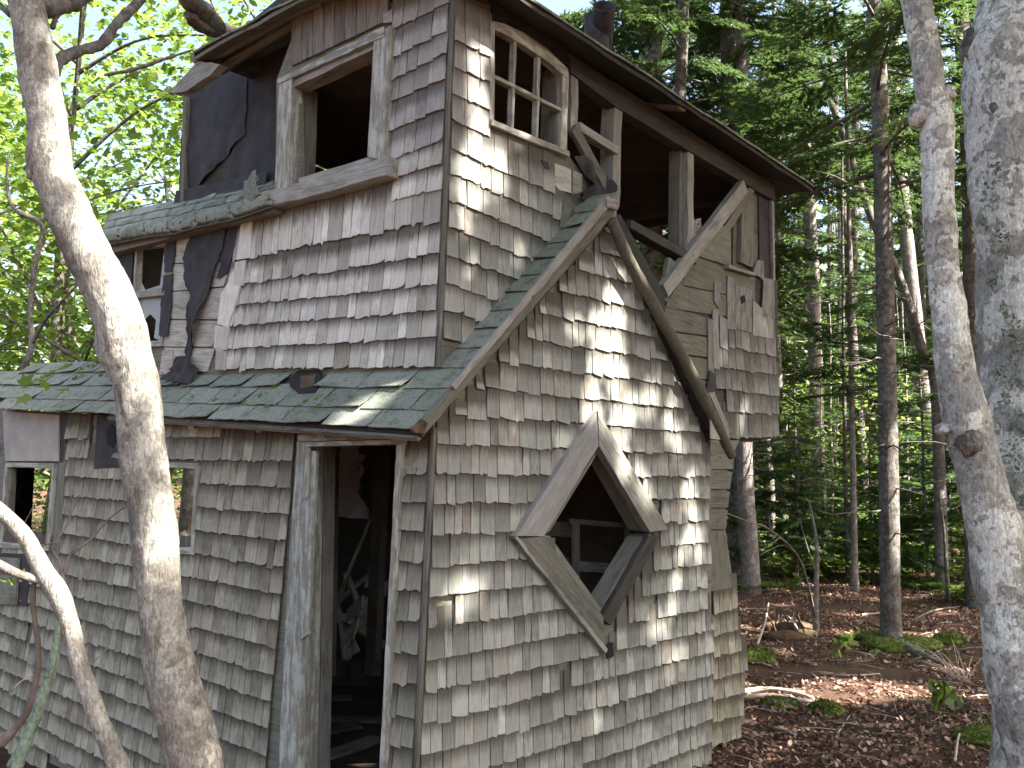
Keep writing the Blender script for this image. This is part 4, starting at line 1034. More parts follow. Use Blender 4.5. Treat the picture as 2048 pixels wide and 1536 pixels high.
quad_slab('ceiling', [T.at(.03, 1.74, -.03), T.at(2.98, 1.49, -.03), T.at(2.98, 1.49, -1.1), T.at(.03, 1.77, -1.1)], .03, m_inside, inn, (3, 3))
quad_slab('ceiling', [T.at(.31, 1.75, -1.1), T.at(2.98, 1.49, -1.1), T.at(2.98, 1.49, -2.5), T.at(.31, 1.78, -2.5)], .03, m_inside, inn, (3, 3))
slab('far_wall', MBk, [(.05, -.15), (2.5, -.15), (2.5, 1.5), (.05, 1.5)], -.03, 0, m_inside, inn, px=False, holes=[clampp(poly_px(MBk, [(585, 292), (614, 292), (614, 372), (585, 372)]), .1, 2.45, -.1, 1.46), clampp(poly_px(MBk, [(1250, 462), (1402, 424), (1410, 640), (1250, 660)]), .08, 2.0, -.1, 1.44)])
slab('inner_frame', MBk, [(614, 290), (628, 290), (628, 372), (614, 372)], .0, .05, m_board, inn)
slab('glass', TBu, [(1345, 425), (1405, 424), (1400, 500), (1345, 470)], .0, .004, m_glass, inn)
# things lying inside, seen through the doorway
def thing(o, label, cat, group=None): return tag(o, label, cat, group)
def DD(x, y, o): return D.hit(x, y, -o)
o = cloth('draped_sheet', D.off(-1.5), [(684, 892), (682, 950), (680, 1030)], [(735, 892), (742, 950), (748, 1040)], 0, m_cloth, None, .12)
thing(o, 'grey sheet hanging inside at the top of the doorway', 'sheet')
for a, b, w, t, m, lab in ((DD(680, 1190, 1.3), DD(735, 1060, 1.7), .30, .02, m_pale, 'broad grey board leaning against the dark inner wall'),
                         (DD(690, 1235, 1.2), DD(765, 1290, 1.6), .05, .05, m_deadwood, 'pale splintered stick lying slantwise inside the doorway'),
                         (DD(700, 1225, 1.25), DD(765, 1265, 1.7), .035, .03, m_board, 'thin lath lying just behind the pale splintered stick'),
                         (DD(735, 1165, 1.1), DD(745, 1110, 1.9), .06, .02, m_board, 'short upright board deep inside the doorway'),
                         (DD(628, 1340, .5), DD(745, 1350, 1.5), .14, .025, m_inside, 'dark plank lying flat across the cottage floor')):
    o = beam('fallen_board', a, b, Vector((.3, .2, .93)), w, t, m, None, rag=.008); thing(o, lab, 'board')
rdb = random.Random(21)
heap = ['split pale board on the debris heap inside the doorway', 'long dark lath sticking up from the doorway debris heap', 'short thick block in the doorway debris heap', 'thin pale lath crossing the doorway debris heap', 'broken grey board at the foot of the doorway debris heap', 'narrow brown board leaning at the back of the doorway debris', 'wide short board lying flat beneath the doorway debris', 'splintered pale end poking toward the door opening', 'weathered strip lying along the doorway debris heap']
for i, lab in enumerate(heap):
    a = DD(rdb.uniform(680, 745), rdb.uniform(1180, 1330), rdb.uniform(.9, 1.5)); d = Vector((rdb.uniform(-.35, .35), rdb.uniform(-.2, .3), rdb.uniform(-.12, .35)))
    thing(beam('broken_board', a - d * .5, a + d * .6, Vector((.2, .3, .9)), rdb.uniform(.03, .10), rdb.uniform(.012, .03), (m_pale, m_board, m_deadwood)[i % 3], None, rag=.014), lab, 'board', 'broken boards heaped inside the doorway')
for i, (x, y, s, yaw, lab) in enumerate(((640, 1465, .5, .5, 'dark floor plank just inside the doorway, farthest back'), (700, 1440, .45, -.3, 'short plank crossing the floor planks inside the doorway'), (690, 1500, .5, .9, 'tilted broad plank nearest the threshold'), (630, 1400, .5, .1, 'narrow plank beside the left door jamb'))):
    p = gnd(x, y, .10); dx = Vector((math.cos(yaw), math.sin(yaw), .06)) * s
    thing(beam('floor_plank', p - dx * .5, p + dx * .5, Vector((0, 0, 1)).cross(dx), .12, .02, m_brace if i != 2 else m_board, None, rag=.01), lab, 'board')
A_, B_ = DD(662, 895, .55), DD(655, 1350, .55)
beam('inner_post', A_, B_, U, .05, .09, m_inside, inn); 
A_, B_ = DD(765, 900, 1.0), DD(745, 1350, 1.0)
beam('inner_post', A_, B_, U, .05, .09, m_inside, inn)
A_, B_ = DD(800, 870, .9), DD(725, 895, 1.2); beam('inner_brace', A_, B_, Vector((0, 0, 1)), .09, .05, m_inside, inn)

# ------------------------------------------------------------------ place the shingles: the 290 largest singly, the rest joined
SH.sort(key=lambda q: -q[0])
for pr, i, Mx, m, par in SH[:290]: obj('shingle', blank_mesh(i, m), par, Mx)
mats = [m_shG, m_shM, m_shU, m_shD, m_shR]; vv, ff, uu, mi = [], [], [], []
for pr, i, Mx, m, par in SH[290:]:
    b = len(vv); v0, f0, u0 = BL[i]; vv += [Mx @ Vector(v) for v in v0]; ff += [tuple(q + b for q in f) for f in f0]; uu += u0; mi += [mats.index(m)] * len(f0)
me = mesh('shingle', vv, ff, mats, mi=mi); ul = me.uv_layers.new(name='UVMap')
vi = np.empty(len(me.loops), dtype=np.int32); me.loops.foreach_get('vertex_index', vi)
ul.data.foreach_set('uv', np.array(uu, dtype=np.float32)[vi].ravel())
o = obj('wall_shingles', me, house); o['kind'] = 'stuff'
print('shingles', len(SH))
#TREES
# ================================================================== VEGETATION
def rotm(yaw, tilt, roll):
    """batch rotation matrices, z up leaf plane; yaw about z, then tilt about x, roll about y"""
    cy_, sy = np.cos(yaw), np.sin(yaw); ct, st = np.cos(tilt), np.sin(tilt); cr, sr = np.cos(roll), np.sin(roll)
    n = len(yaw); Z = np.zeros(n); O = np.ones(n)
    Rz = np.stack([np.stack([cy_, -sy, Z], 1), np.stack([sy, cy_, Z], 1), np.stack([Z, Z, O], 1)], 1)
    Rx = np.stack([np.stack([O, Z, Z], 1), np.stack([Z, ct, -st], 1), np.stack([Z, st, ct], 1)], 1)
    Ry = np.stack([np.stack([cr, Z, sr], 1), np.stack([Z, O, Z], 1), np.stack([-sr, Z, cr], 1)], 1)
    return Rz @ Rx @ Ry
LEAF = {
 'maple': np.array([(0, 0, 0), (.16, .02, -.02), (.42, .10, -.07), (.27, .30, -.03), (.50, .58, -.10), (.22, .60, -.02), (0, 1, -.06), (-.22, .60, -.02), (-.50, .58, -.10), (-.27, .30, -.03), (-.42, .10, -.07), (-.16, .02, -.02)]),
 'oval': np.array([(0, 0, 0), (.24, .22, -.03), (.28, .55, -.05), (0, 1, -.12), (-.28, .55, -.05), (-.24, .22, -.03)]),
 'diam': np.array([(0, 0, 0), (.36, .45, -.05), (0, 1, -.05), (-.36, .45, -.05)]),
}
def leaf_verts(c, size, kind, r, flat=.45, droop=0.0):
    n = len(c); t = LEAF[kind]
    M_ = rotm(r.uniform(0, 6.283, n), r.normal(-droop, flat, n), r.normal(0, flat, n))
    v = np.einsum('nij,kj->nki', M_, t) * np.asarray(size).reshape(-1, 1, 1) + np.asarray(c)[:, None, :]
    return v.reshape(-1, 3)
def sprays(r, centres, radius, per, size, kind, flat=.4, squash=.3, tilt=.25):
    """layered fans of leaves: each centre carries a flattish spray"""
    n = len(centres); c = np.repeat(centres, per, 0)
    a = r.uniform(0, 6.283, n * per); q = np.sqrt(r.uniform(0, 1, n * per)) * np.repeat(r.uniform(.6, 1.2, n), per) * radius
    dx = np.repeat(r.normal(0, tilt, n), per); dy = np.repeat(r.normal(0, tilt, n), per)
    x, y = q * np.cos(a), q * np.sin(a); z = x * dx + y * dy + r.normal(0, squash * radius * .35, n * per) - .25 * q * q / max(radius, .01)
    c = c + np.stack([x, y, z], 1)
    return c, r.uniform(.6, 1.15, n * per) * size

def gp(x, y, dz=0.0):
    z = .15
    for _ in range(4): p = gnd(x, y, z); z = gh(p.x, p.y)
    return Vector((p.x, p.y, z + dz))
# chosen sun patches: crown leaves between them and the sun are dropped (point, radius)
LIT = []
def lit(p, r): LIT.append((np.array(p), r))
for (x, y, r_) in ((1205, 480, .03), (1215, 520, .045), (1232, 575, .06), (1205, 640, .055), (1215, 690, .09), (1190, 730, .05), (1165, 770, .05), (1185, 815, .05), (1168, 850, .05), (1230, 745, .035), (1250, 790, .05),
                   (1300, 805, .045), (1330, 850, .06), (1335, 885, .05), (1262, 840, .05), (1240, 905, .05), (1210, 875, .05), (1275, 985, .08), (1290, 1010, .05), (1372, 985, .055), (1380, 1030, .05), (1390, 1090, .05), (1345, 1190, .04), (1365, 1310, .04),
                   (1290, 560, .03), (1120, 645, .03), (905, 1185, .07), (880, 1215, .05), (930, 1205, .04), (1190, 1390, .04), (1330, 1235, .04), (1040, 850, .04), (1085, 870, .04), (960, 1180, .04), (1240, 1320, .03), (1355, 1120, .04), (1400, 1180, .03), (1180, 1490, .04), (1060, 1450, .05), (980, 1440, .03)):
    lit(G.hit(x, y), r_ * .95)
for (x, y, r_) in ((935, 535, .05), (930, 560, .035), (1035, 535, .045), (955, 240, .05), (965, 275, .05), (948, 105, .035), (960, 330, .05), (910, 340, .04), (1010, 380, .035), (985, 300, .04), (1070, 390, .03), (905, 370, .04), (1130, 225, .04), (1128, 260, .03), (1225, 300, .03), (1480, 850, .06), (1440, 700, .04), (1400, 400, .03), (1530, 700, .03), (920, 120, .03)):
    lit(T.hit(x, y), r_)
for (x, y, r_) in ((740, 800, .07), (720, 825, .08), (690, 840, .07), (700, 812, .04), (760, 785, .04), (430, 800, .04), (1000, 640, .03)): lit(RF.hit(x, y), r_)
for (x, y, r_) in ((1510, 1390, .15), (1560, 1392, .15), (1610, 1395, .18), (1660, 1390, .22), (1710, 1375, .26), (1760, 1385, .22), (1800, 1375, .14), (1850, 1380, .12), (1930, 1395, .1), (1620, 1270, .10), (1690, 1265, .12), (1720, 1200, .16), (1800, 1185, .16), (1860, 1180, .14), (1640, 1160, .16), (1500, 1440, .06), (1570, 1305, .07), (1900, 1340, .08),
                   (1600, 1465, .06), (1540, 1520, .05), (1930, 1140, .16), (1800, 1060, .2), (1700, 1480, .05), (1480, 1370, .06)): lit(gp(x, y), r_ * 1.1)
for (x, y, r_, dpt) in ((110, 240, .07, 2.75), (135, 330, .06, 2.75), (100, 160, .04, 2.75), (190, 480, .05, 2.75), (240, 570, .10, 2.75), (265, 640, .11, 2.75), (280, 700, .10, 2.75), (290, 740, .06, 2.75), (265, 840, .05, 2.75), (340, 1065, .07, 2.75), (320, 1110, .05, 2.75), (300, 900, .035, 2.75), (405, 1460, .04, 2.75),
                        (30, 1050, .06, 2.3), (80, 1130, .07, 2.3), (120, 1200, .06, 2.3), (140, 1270, .04, 2.3)): lit(at(x, y, dpt), r_)
for (x, y, r_, dpt) in ((1785, 880, .12, 9.4), (1785, 950, .12, 9.4), (1787, 1010, .12, 9.4), (1790, 1070, .10, 9.4), (1795, 1180, .07, 9.4), (1625, 880, .1, 17), (1630, 1000, .15, 17), (1640, 1050, .15, 17), (1800, 320, .2, 16)): lit(at(x, y, dpt), r_)
rl_ = random.Random(77)
for _ in range(42):
    x = rl_.gauss(1235 if _ % 3 else 1330, 70); y = rl_.uniform(520, 1480)
    if 880 < x < 1410: lit(G.hit(x, y), rl_.uniform(.012, .035))
for _ in range(14): lit(T.hit(rl_.uniform(900, 1060), rl_.uniform(60, 480)), rl_.uniform(.012, .03))
for (x, y, r_) in ((520, 560, .02), (640, 600, .02), (700, 520, .018)): lit(M.hit(x, y), r_)
for (x, y, r_, dpt) in ((225, 520, .12, 2.72), (250, 600, .14, 2.72), (275, 670, .14, 2.73), (120, 260, .10, 2.7), (130, 310, .10, 2.7), (85, 60, .05, 2.7), (330, 1075, .10, 2.75), (60, 1100, .12, 2.3), (110, 1190, .10, 2.3), (20, 1040, .12, 2.3), (1785, 930, .2, 9.3), (1785, 1050, .2, 9.3)): lit(at(x, y, dpt), r_)
for (x, y, r_) in ((1550, 1500, .05), (1760, 1450, .06), (1850, 1500, .06), (1480, 1330, .07), (1640, 1330, .06), (1700, 1230, .12), (1880, 1225, .1), (1560, 1210, .1), (1600, 1150, .2), (1900, 1100, .3), (1850, 1000, .3), (1560, 1100, .3), (1700, 1080, .3)): lit(gp(x, y), r_)
for (x, y, r_) in ((1600, 1110, .7), (1680, 1100, .6), (1740, 1110, .6), (1840, 1110, .7), (1900, 1105, .6), (1560, 1120, .5), (1820, 1070, .9), (1660, 1060, .9)): lit(gp(x, y), r_)
LP = np.array([p for p, r_ in LIT]); LR = np.array([r_ for p, r_ in LIT]); SD_ = np.array(SUN)
# shapes kept in shade: nothing to do, the canopy is dense
def gapmask(c, size):
    """True where a leaf would stand in one of the shafts of light"""
    bad = np.zeros(len(c), bool)
    for p, r_ in zip(LP, LR):
        d = c - p; t = d @ SD_; perp = d - t[:, None] * SD_; bad |= (t > .3) & ((perp ** 2).sum(1) < (r_ * 1.1 + .018 + size * .24) ** 2)
    return bad

def mk_tree(name, base, label, cat, group=None): return empty(name, base, label, cat, group)
def crown_obj(name, v, k, m, parent, org):
    v = np.asarray(v) - np.array(org); me = mesh_np(name, v, k, m); o = obj(name, me, parent, Matrix.Translation(org)); return o
def multi_tube(name, segs, m, parent, org, sides=6, lump=.08, ring=.15, smooth=True):
    V_, F_ = [], []
    for pts, rad in segs:
        v, f = tube([Vector(p) for p in pts], rad, sides=sides, lump=lump, ring=ring); b = len(V_); V_ += v; F_ += [tuple(q + b for q in t) for t in f]
    o = Vector(org); return obj(name, mesh(name, [v - o for v in V_], F_, m, smooth), parent, Matrix.Translation(o))

# ---------------------------------------------------------------- sunward canopy: unseen maples to the right, crowns shaped for shade and sun patches
def broadleaf(name, base, H, crown_c, crown_r, n_spray, per, size, label, cat, group, m=m_leaf, kind='diam', gaps=True, trunk_r=.14, bark_m=None, limbs=7, seed=1, spr=.38, lean=None):
    r = np.random.default_rng(seed); rr_ = random.Random(seed)
    t = mk_tree(name, base, label, cat, group); base = Vector(base); cc = Vector(crown_c)
    top = Vector((cc.x, cc.y, cc.z + crown_r[2] * .4))
    if gaps:
        best = None
        for q in range(60):
            tp2 = cc + Vector((rr_.uniform(-.8, 1) * crown_r[0], rr_.uniform(-.9, .9) * crown_r[1], rr_.uniform(-.2, .5) * crown_r[2])); b2 = base + Vector((rr_.uniform(-.3, 1.5), rr_.uniform(-.8, .8), 0))
            h_ = gapmask(np.array([b2.lerp(tp2, w_) for w_ in np.linspace(.1, 1, 50)]), .25).sum()
            if best is None or h_ < best[0]: best = (h_, tp2, b2)
        top = best[1]; base = best[2]; base.z = gh(base.x, base.y); t.matrix_basis = Matrix.Translation(base); WM[t.name] = Matrix.Translation(base)
    mid_ = base.lerp(top, .5) + (Vector((0, 0, 0)) if gaps else Vector((rr_.uniform(-.3, .3), rr_.uniform(-.3, .3), 0)))
    tube_obj('trunk', [base - Vector((0, 0, .3)), base + Vector((0, 0, .4)), mid_, top], [trunk_r * 1.3, trunk_r, trunk_r * .75, trunk_r * .2], bark_m or m_barkA, t, lump=.08, sides=12, ring=.2)
    segs = []
    for i in range(limbs):
        f = rr_.uniform(.42, .9); s0 = base.lerp(mid_, f * 2) if f < .5 else mid_.lerp(top, f * 2 - 1)
        a = rr_.uniform(0, 6.28); e = cc + Vector((crown_r[0] * .8 * math.cos(a), crown_r[1] * .8 * math.sin(a), rr_.uniform(-.4, .5) * crown_r[2]))
        if gaps and gapmask(np.array([s0.lerp(e, q_) for q_ in np.linspace(.02, 1, 30)]), .05).any(): continue
        segs.append(([s0, s0.lerp(e, .4) + Vector((0, 0, .25)), e], [trunk_r * .35, trunk_r * .2, .012]))
    multi_tube('branches', segs, bark_m or m_barkA, t, base, sides=6)
    u_ = r.normal(size=(n_spray, 3)); u_ /= np.linalg.norm(u_, axis=1)[:, None]; rad = r.uniform(.05, 1, n_spray) ** (1 / 2.6)
    C_ = np.array(crown_c) + u_ * rad[:, None] * np.array(crown_r)
    if not gaps:      # open the crown a little
        nn = np.array([nz(*(c * .9)) for c in C_]); C_ = C_[nn > -.18]
    c, sz = sprays(r, C_, spr, per, size, kind)
    if gaps:
        k_ = ~gapmask(c, size); c, sz = c[k_], sz[k_]
    v = leaf_verts(c, sz, kind, r)
    crown_obj('crown', v, len(LEAF[kind]), m, t, base)
    return t
# canopy positions: the shadow of each crown falls on the part of the place it must shade
shade = [((0.4, 4.6, 2.2), 9.0, (2.6, 2.4, 1.7)), ((-2.2, 5.2, 2.2), 9.8, (2.6, 2.4, 1.7)), ((1.8, 6.8, 1.2), 10.5, (2.4, 2.4, 1.7)), ((-.6, 2.8, 1.5), 8.0, (2.4, 2.0, 1.5)), ((2.6, 4.4, .6), 8.5, (2.3, 2.2, 1.6)),
         ((3.6, 8.2, .3), 10.5, (2.2, 2.2, 1.5)), ((-2.4, 8.4, 3.5), 10, (3, 2.6, 1.8)), ((-4.2, 3.2, .5), 11, (2.6, 2.6, 1.8)), ((.2, 4.4, 3.6), 6.8, (1.9, 1.9, 1.2)), ((5.0, 13, .4), 9.5, (2.6, 2.6, 1.6)), ((3.4, 11, .4), 10, (2.0, 2.2, 1.5))]
desc = ['tall shade maple with a crown above the right end of the cottage', 'tall shade maple whose crown spreads over the tower roof', 'tall shade maple over the pale fallen sticks', 'tall shade maple nearest the camera on the right', 'tall shade maple over the leafy ground by the forked maple',
        'tall shade maple over the mossy spruce foot', 'tall shade maple behind the cottage roof', 'tall shade maple reaching over the left end of the cottage', 'shade maple leaning in above the tower corner', 'shade maple over the ferns behind the mossy spruce', 'shade maple over the decayed stump']
for i, (tp_, dist_, cr_) in enumerate(shade):
    c = Vector(tp_) + SUN * dist_; b = Vector((c.x + 1.2, c.y - .3, 0)); b.z = gh(b.x, b.y)
    f = (b - CAM); 
    while b.y > 1 and abs(b.x) / b.y < .66 and b.y < 13: b.x += .3
    broadleaf('maple_tree', b, 9, c, cr_, (2100 if i in (0, 3, 4, 8) else 1700 if i in (1, 2, 5, 9) else 1000), 13, .14, desc[i], 'tree', 'shade maples right of the cottage', gaps=True, seed=40 + i, spr=.42)

# ---------------------------------------------------------------- front left maple, curved trunk
def px_tube(name, L, m, parent, lump=.06, sides=24, ring=.02, lf=7.0, sd=0.0, org=None):
    """L: (x, y, depth, width in picture px)"""
    P = [at(x, y, d_) for x, y, d_, w in L]; Q = [w / 2 * d_ / FPX for x, y, d_, w in L]
    return tube_obj(name, P, Q, m, parent, lump=lump, sides=sides, ring=ring, lf=lf, sd=sd, org=org)
b = at(400, 1900, 2.75); b.z = gh(b.x, b.y)
mp = mk_tree('maple_tree', b, 'curved grey maple in front of the door wall, bending left in front of the roofs', 'tree')
px_tube('trunk', [(415, 2150, 2.8, 170), (400, 1800, 2.78, 140), (390, 1536, 2.75, 106), (343, 1350, 2.75, 96), (319, 1180, 2.75, 84), (301, 1000, 2.75, 88), (283, 880, 2.75, 90), (272, 764, 2.74, 88), (249, 701, 2.74, 100), (239, 639, 2.73, 94), (212, 576, 2.72, 92), (180, 514, 2.72, 90), (148, 445, 2.72, 84), (116, 375, 2.72, 84), (100, 330, 2.71, 86), (95, 250, 2.7, 76), (78, 156, 2.7, 80), (66, 78, 2.7, 76), (52, 0, 2.7, 72), (44, -60, 2.7, 74), (20, -250, 2.7, 90), (-60, -700, 2.8, 70)], m_barkA, mp, lump=.11, sides=44, ring=.011, lf=9)
def burl(x, y, d_, r_, m, parent, sq=(1, 1, 1), sd=0):
    c = at(x, y, d_); vs_, fs = [], []; nu, nv = 14, 9
    for j in range(nv + 1):
        for i in range(nu):
            th, ph = math.pi * j / nv, 6.283 * i / nu; n_ = Vector((math.sin(th) * math.cos(ph), math.sin(th) * math.sin(ph), math.cos(th)))
            k_ = r_ * (1 + .35 * nz(n_.x * 2 + sd, n_.y * 2, n_.z * 2) + .18 * nz(n_.x * 6 + sd, n_.y * 6, n_.z * 6)); vs_.append(Vector((n_.x * k_ * sq[0], n_.y * k_ * sq[1], n_.z * k_ * sq[2])))
    for j in range(nv):
        for i in range(nu): fs.append((j * nu + i, (j + 1) * nu + i, (j + 1) * nu + (i + 1) % nu, j * nu + (i + 1) % nu))
    return obj('burl', mesh('burl', vs_, fs, m, True), parent, Matrix.Translation(c))
burl(74, 343, 2.70, .030, m_barkA, mp, (1.2, 1, .9), 1); burl(222, 696, 2.72, .038, m_barkA, mp, (1, 1, 1.4), 5); burl(62, 255, 2.71, .012, m_barkA, mp, (1.3, 1, 1), 8)
br = [[(95, 165, 2.75, 34), (120, 120, 2.9, 26), (165, 100, 3.1, 22), (205, 88, 3.3, 22), (235, 45, 3.4, 20), (275, 5, 3.5, 20), (320, -60, 3.7, 16)],
      [(85, 20, 2.75, 34), (120, 8, 2.9, 40), (150, -8, 3.1, 46), (190, -30, 3.3, 40)],
      [(105, 55, 2.8, 10), (118, 20, 2.9, 12), (135, -10, 3.0, 14)],
      [(20, 30, 2.8, 12), (-10, 0, 2.9, 12), (-60, -60, 3, 10)],
      [(210, 150, 4.2, 6), (270, 138, 4.4, 8), (330, 118, 4.6, 7), (385, 100, 4.8, 4)]]
for L in br: px_tube('branch', L, m_barkC if L[0][3] > 9 else m_twig, mp, lump=.35, sides=12, ring=.02, lf=22)
# thick lichened limb that ends broken above the tower roof
lb = mk_tree('maple_limb', at(420, 60, 5.2), 'thick dark lichened limb broken off just above the tower roof', 'branch')
px_tube('branch', [(330, -90, 4.6, 34), (380, 0, 4.9, 40), (412, 30, 5.1, 42), (440, 62, 5.3, 34)], m_barkC, lb, lump=.3, sides=14, ring=.03, lf=14)
px_tube('broken_end', [(432, 54, 5.25, 30), (452, 58, 5.3, 24), (472, 62, 5.3, 10)], m_deadwood, lb, lump=.4, sides=8, ring=.02, lf=20)
px_tube('stub', [(372, 30, 4.9, 14), (392, 46, 5.0, 26), (425, 66, 5.2, 18)], m_barkC, lb, lump=.4, sides=10, ring=.02, lf=20)

# bent sapling at the lower left with its dry twigs
sp = mk_tree('bent_sapling', at(250, 1700, 2.3), 'thin pale sapling arching in from the left edge, nearest the camera', 'sapling')
px_tube('stem', [(330, 1900, 2.35, 52), (262, 1600, 2.32, 42), (222, 1500, 2.31, 38), (190, 1420, 2.3, 36), (160, 1330, 2.3, 33), (140, 1250, 2.3, 34), (118, 1190, 2.3, 40), (85, 1140, 2.3, 36), (55, 1080, 2.3, 32), (20, 1040, 2.3, 30), (-30, 1000, 2.3, 30), (-120, 960, 2.3, 28)], m_barkA, sp, lump=.10, sides=18, ring=.012, lf=18)
px_tube('branch', [(90, 1160, 2.3, 20), (40, 1150, 2.28, 18), (-20, 1120, 2.26, 18)], m_barkA, sp, lump=.12, sides=12, ring=.015, lf=18)
px_tube('branch', [(70, 1150, 2.3, 9), (66, 1210, 2.32, 11), (76, 1290, 2.34, 11), (72, 1360, 2.36, 12), (50, 1430, 2.38, 16), (0, 1490, 2.4, 20)], m_twig, sp, lump=.25, sides=9, ring=.015, lf=25)
for L in ([(128, 1150, 2.6, 9), (140, 1110, 2.65, 7), (180, 1080, 2.7, 5), (215, 1040, 2.75, 4), (248, 1015, 2.8, 3)], [(132, 1200, 2.5, 16), (126, 1160, 2.55, 10), (118, 1120, 2.6, 6), (104, 1095, 2.62, 4), (128, 1060, 2.65, 4), (150, 1010, 2.7, 3), (158, 990, 2.7, 2)],
          [(172, 1330, 2.32, 3), (180, 1290, 2.3, 2.5), (186, 1262, 2.3, 2)], [(184, 1325, 2.4, 3), (215, 1295, 2.45, 2.5), (228, 1250, 2.5, 2), (214, 1230, 2.5, 1.5)], [(20, 1385, 2.4, 3), (60, 1350, 2.42, 2.5), (112, 1360, 2.45, 2)],
          [(56, 1100, 2.6, 3), (85, 1090, 2.6, 3), (130, 1085, 2.6, 3), (160, 1100, 2.62, 2)], [(40, 1060, 2.6, 2), (58, 1030, 2.6, 2), (72, 1000, 2.6, 1.5)], [(148, 1005, 2.7, 2.5), (140, 985, 2.72, 2), (152, 970, 2.74, 1.5)], [(100, 1370, 2.42, 2.5), (118, 1300, 2.44, 2), (124, 1240, 2.45, 2), (120, 1180, 2.46, 1.5)]):
    px_tube('twig', L, m_twig, sp, lump=.2, sides=6, ring=.02, lf=30)
px_tube('mossy_branch', [(30, 1536, 2.6, 30), (60, 1460, 2.62, 22), (90, 1380, 2.64, 20), (110, 1310, 2.66, 18), (116, 1240, 2.68, 12)], m_foliose, sp, lump=.35, sides=12, ring=.015, lf=25)
def single_leaves(name, L, parent, kind='maple', m=m_leafy, dflt=2.28, seed=3):
    r = np.random.default_rng(seed); c = np.array([at(x, y, (q[0] if q else dflt)) for x, y, s_, *q in L]); s_ = np.array([l[2] for l in L])
    v = leaf_verts(c, s_, kind, r, flat=.5); return crown_obj(name, v, len(LEAF[kind]), m, parent, Vector(c[0]))
single_leaves('leaf', [(34, 1150, .035), (52, 1148, .032), (20, 1155, .03), (8, 1158, .03)], sp)
for i, (x, y) in enumerate(((100, 775), (40, 770), (60, 790), (115, 780))):
    o = single_leaves('maple_leaf', [(x, y, .045, 2.5)], None, seed=20 + i); tag(o, ['small green leaf over the left roof eave', 'yellowish leaf hanging at the far left roof end', 'little leaf in front of the left roof corner', 'green leaf just right of the other leaves over the eave'][i], 'leaf')

# ---------------------------------------------------------------- forked pale maple at the right edge
b = at(2060, 1900, 2.7)
fk = mk_tree('forked_maple', Vector((b.x, b.y, gh(b.x, b.y))), 'pale lichened maple at the right edge, forked stem in front', 'tree')
px_tube('trunk', [(2240, 2000, 3.0, 200), (2125, 1600, 3.0, 160), (2085, 1450, 3.0, 148), (2048, 1300, 3.0, 140), (2017, 1180, 3.0, 118), (1996, 1080, 3.0, 104), (1970, 990, 3.0, 88), (1950, 905, 3.0, 90), (1932, 840, 3.0, 88), (1909, 740, 3.0, 74), (1897, 640, 3.0, 68), (1885, 520, 3.0, 64), (1877, 400, 3.0, 62), (1875, 300, 3.0, 64), (1873, 225, 3.0, 66), (1860, 180, 3.0, 58), (1850, 90, 3.0, 60), (1830, 0, 3.0, 60), (1810, -100, 3.0, 60), (1790, -400, 3.1, 50)], m_barkB, fk, lump=.12, sides=48, ring=.011, lf=10, sd=4)
burl(1942, 885, 2.955, .052, m_barkC, fk, (1.0, .7, .8), 3); burl(1890, 858, 3.0, .028, m_barkB, fk, (1.2, 1, .7), 6); burl(1836, 232, 3.0, .032, m_barkB, fk, (1, 1, 1.2), 9); burl(1896, 186, 3.0, .024, m_barkB, fk, (1.1, 1, 1), 12); burl(1912, 730, 2.95, .017, m_barkB, fk, (1, 1, 1.5), 14)
bk = mk_tree('lichened_maple', Vector((2.0, 3.4, gh(2.0, 3.4))), 'thick maple with grey-green leafy lichen, cut by the right edge', 'tree')
px_tube('trunk', [(2150, 1900, 3.4, 300), (2110, 1400, 3.4, 230), (2085, 1150, 3.4, 240), (2070, 980, 3.4, 250), (2060, 850, 3.4, 200), (2050, 700, 3.4, 176), (2042, 500, 3.4, 168), (2030, 350, 3.4, 172), (2020, 220, 3.4, 180), (2018, 120, 3.4, 172), (2025, 0, 3.4, 140), (2040, -200, 3.4, 130), (2060, -600, 3.5, 110)], m_barkB, bk, lump=.09, sides=40, ring=.016, lf=8, sd=11)
burl(1948, 95, 3.42, .045, m_barkC, bk, (1.0, 1, 1.6), 2); burl(1990, 215, 3.3, .02, m_barkC, bk, (1, .6, 1), 5)
# leafy lichen: many little ruffled flakes set on the bark
def lichen(name, pts, parent, d0, n, seed, rw, cx, size=.018):
    r = np.random.default_rng(seed); c = []
    for (x, y, rad) in pts:
        k_ = int(n * rad * rad / 900) + 20
        a = r.uniform(0, 6.28, k_); q = rad * np.sqrt(r.uniform(0, 1, k_)); xs, ys = x + q * np.cos(a) * .75, y + q * np.sin(a)
        for X_, Y_ in zip(xs, ys):
            ax, hw = np.interp(Y_, [w_[0] for w_ in cx], [w_[1] for w_ in cx]), np.interp(Y_, [w_[0] for w_ in cx], [w_[2] for w_ in cx])
            f = (X_ - ax) / hw
            if abs(f) < .97: c.append(at(X_, Y_, d0 - hw * d0 / FPX * math.sqrt(1 - f * f) * .99 - .001))
    c = np.array(c); v = leaf_verts(c, r.uniform(.5, 1.3, len(c)) * size, 'oval', r, flat=1.3)
    return tag(crown_obj(name, v, 6, m_foliose, parent, Vector(c[0])), kind='stuff')
cxR = [(0, 2025, 70), (120, 2018, 86), (220, 2020, 90), (350, 2030, 86), (500, 2042, 84), (700, 2050, 88), (850, 2060, 100), (980, 2070, 125), (1150, 2085, 120)]
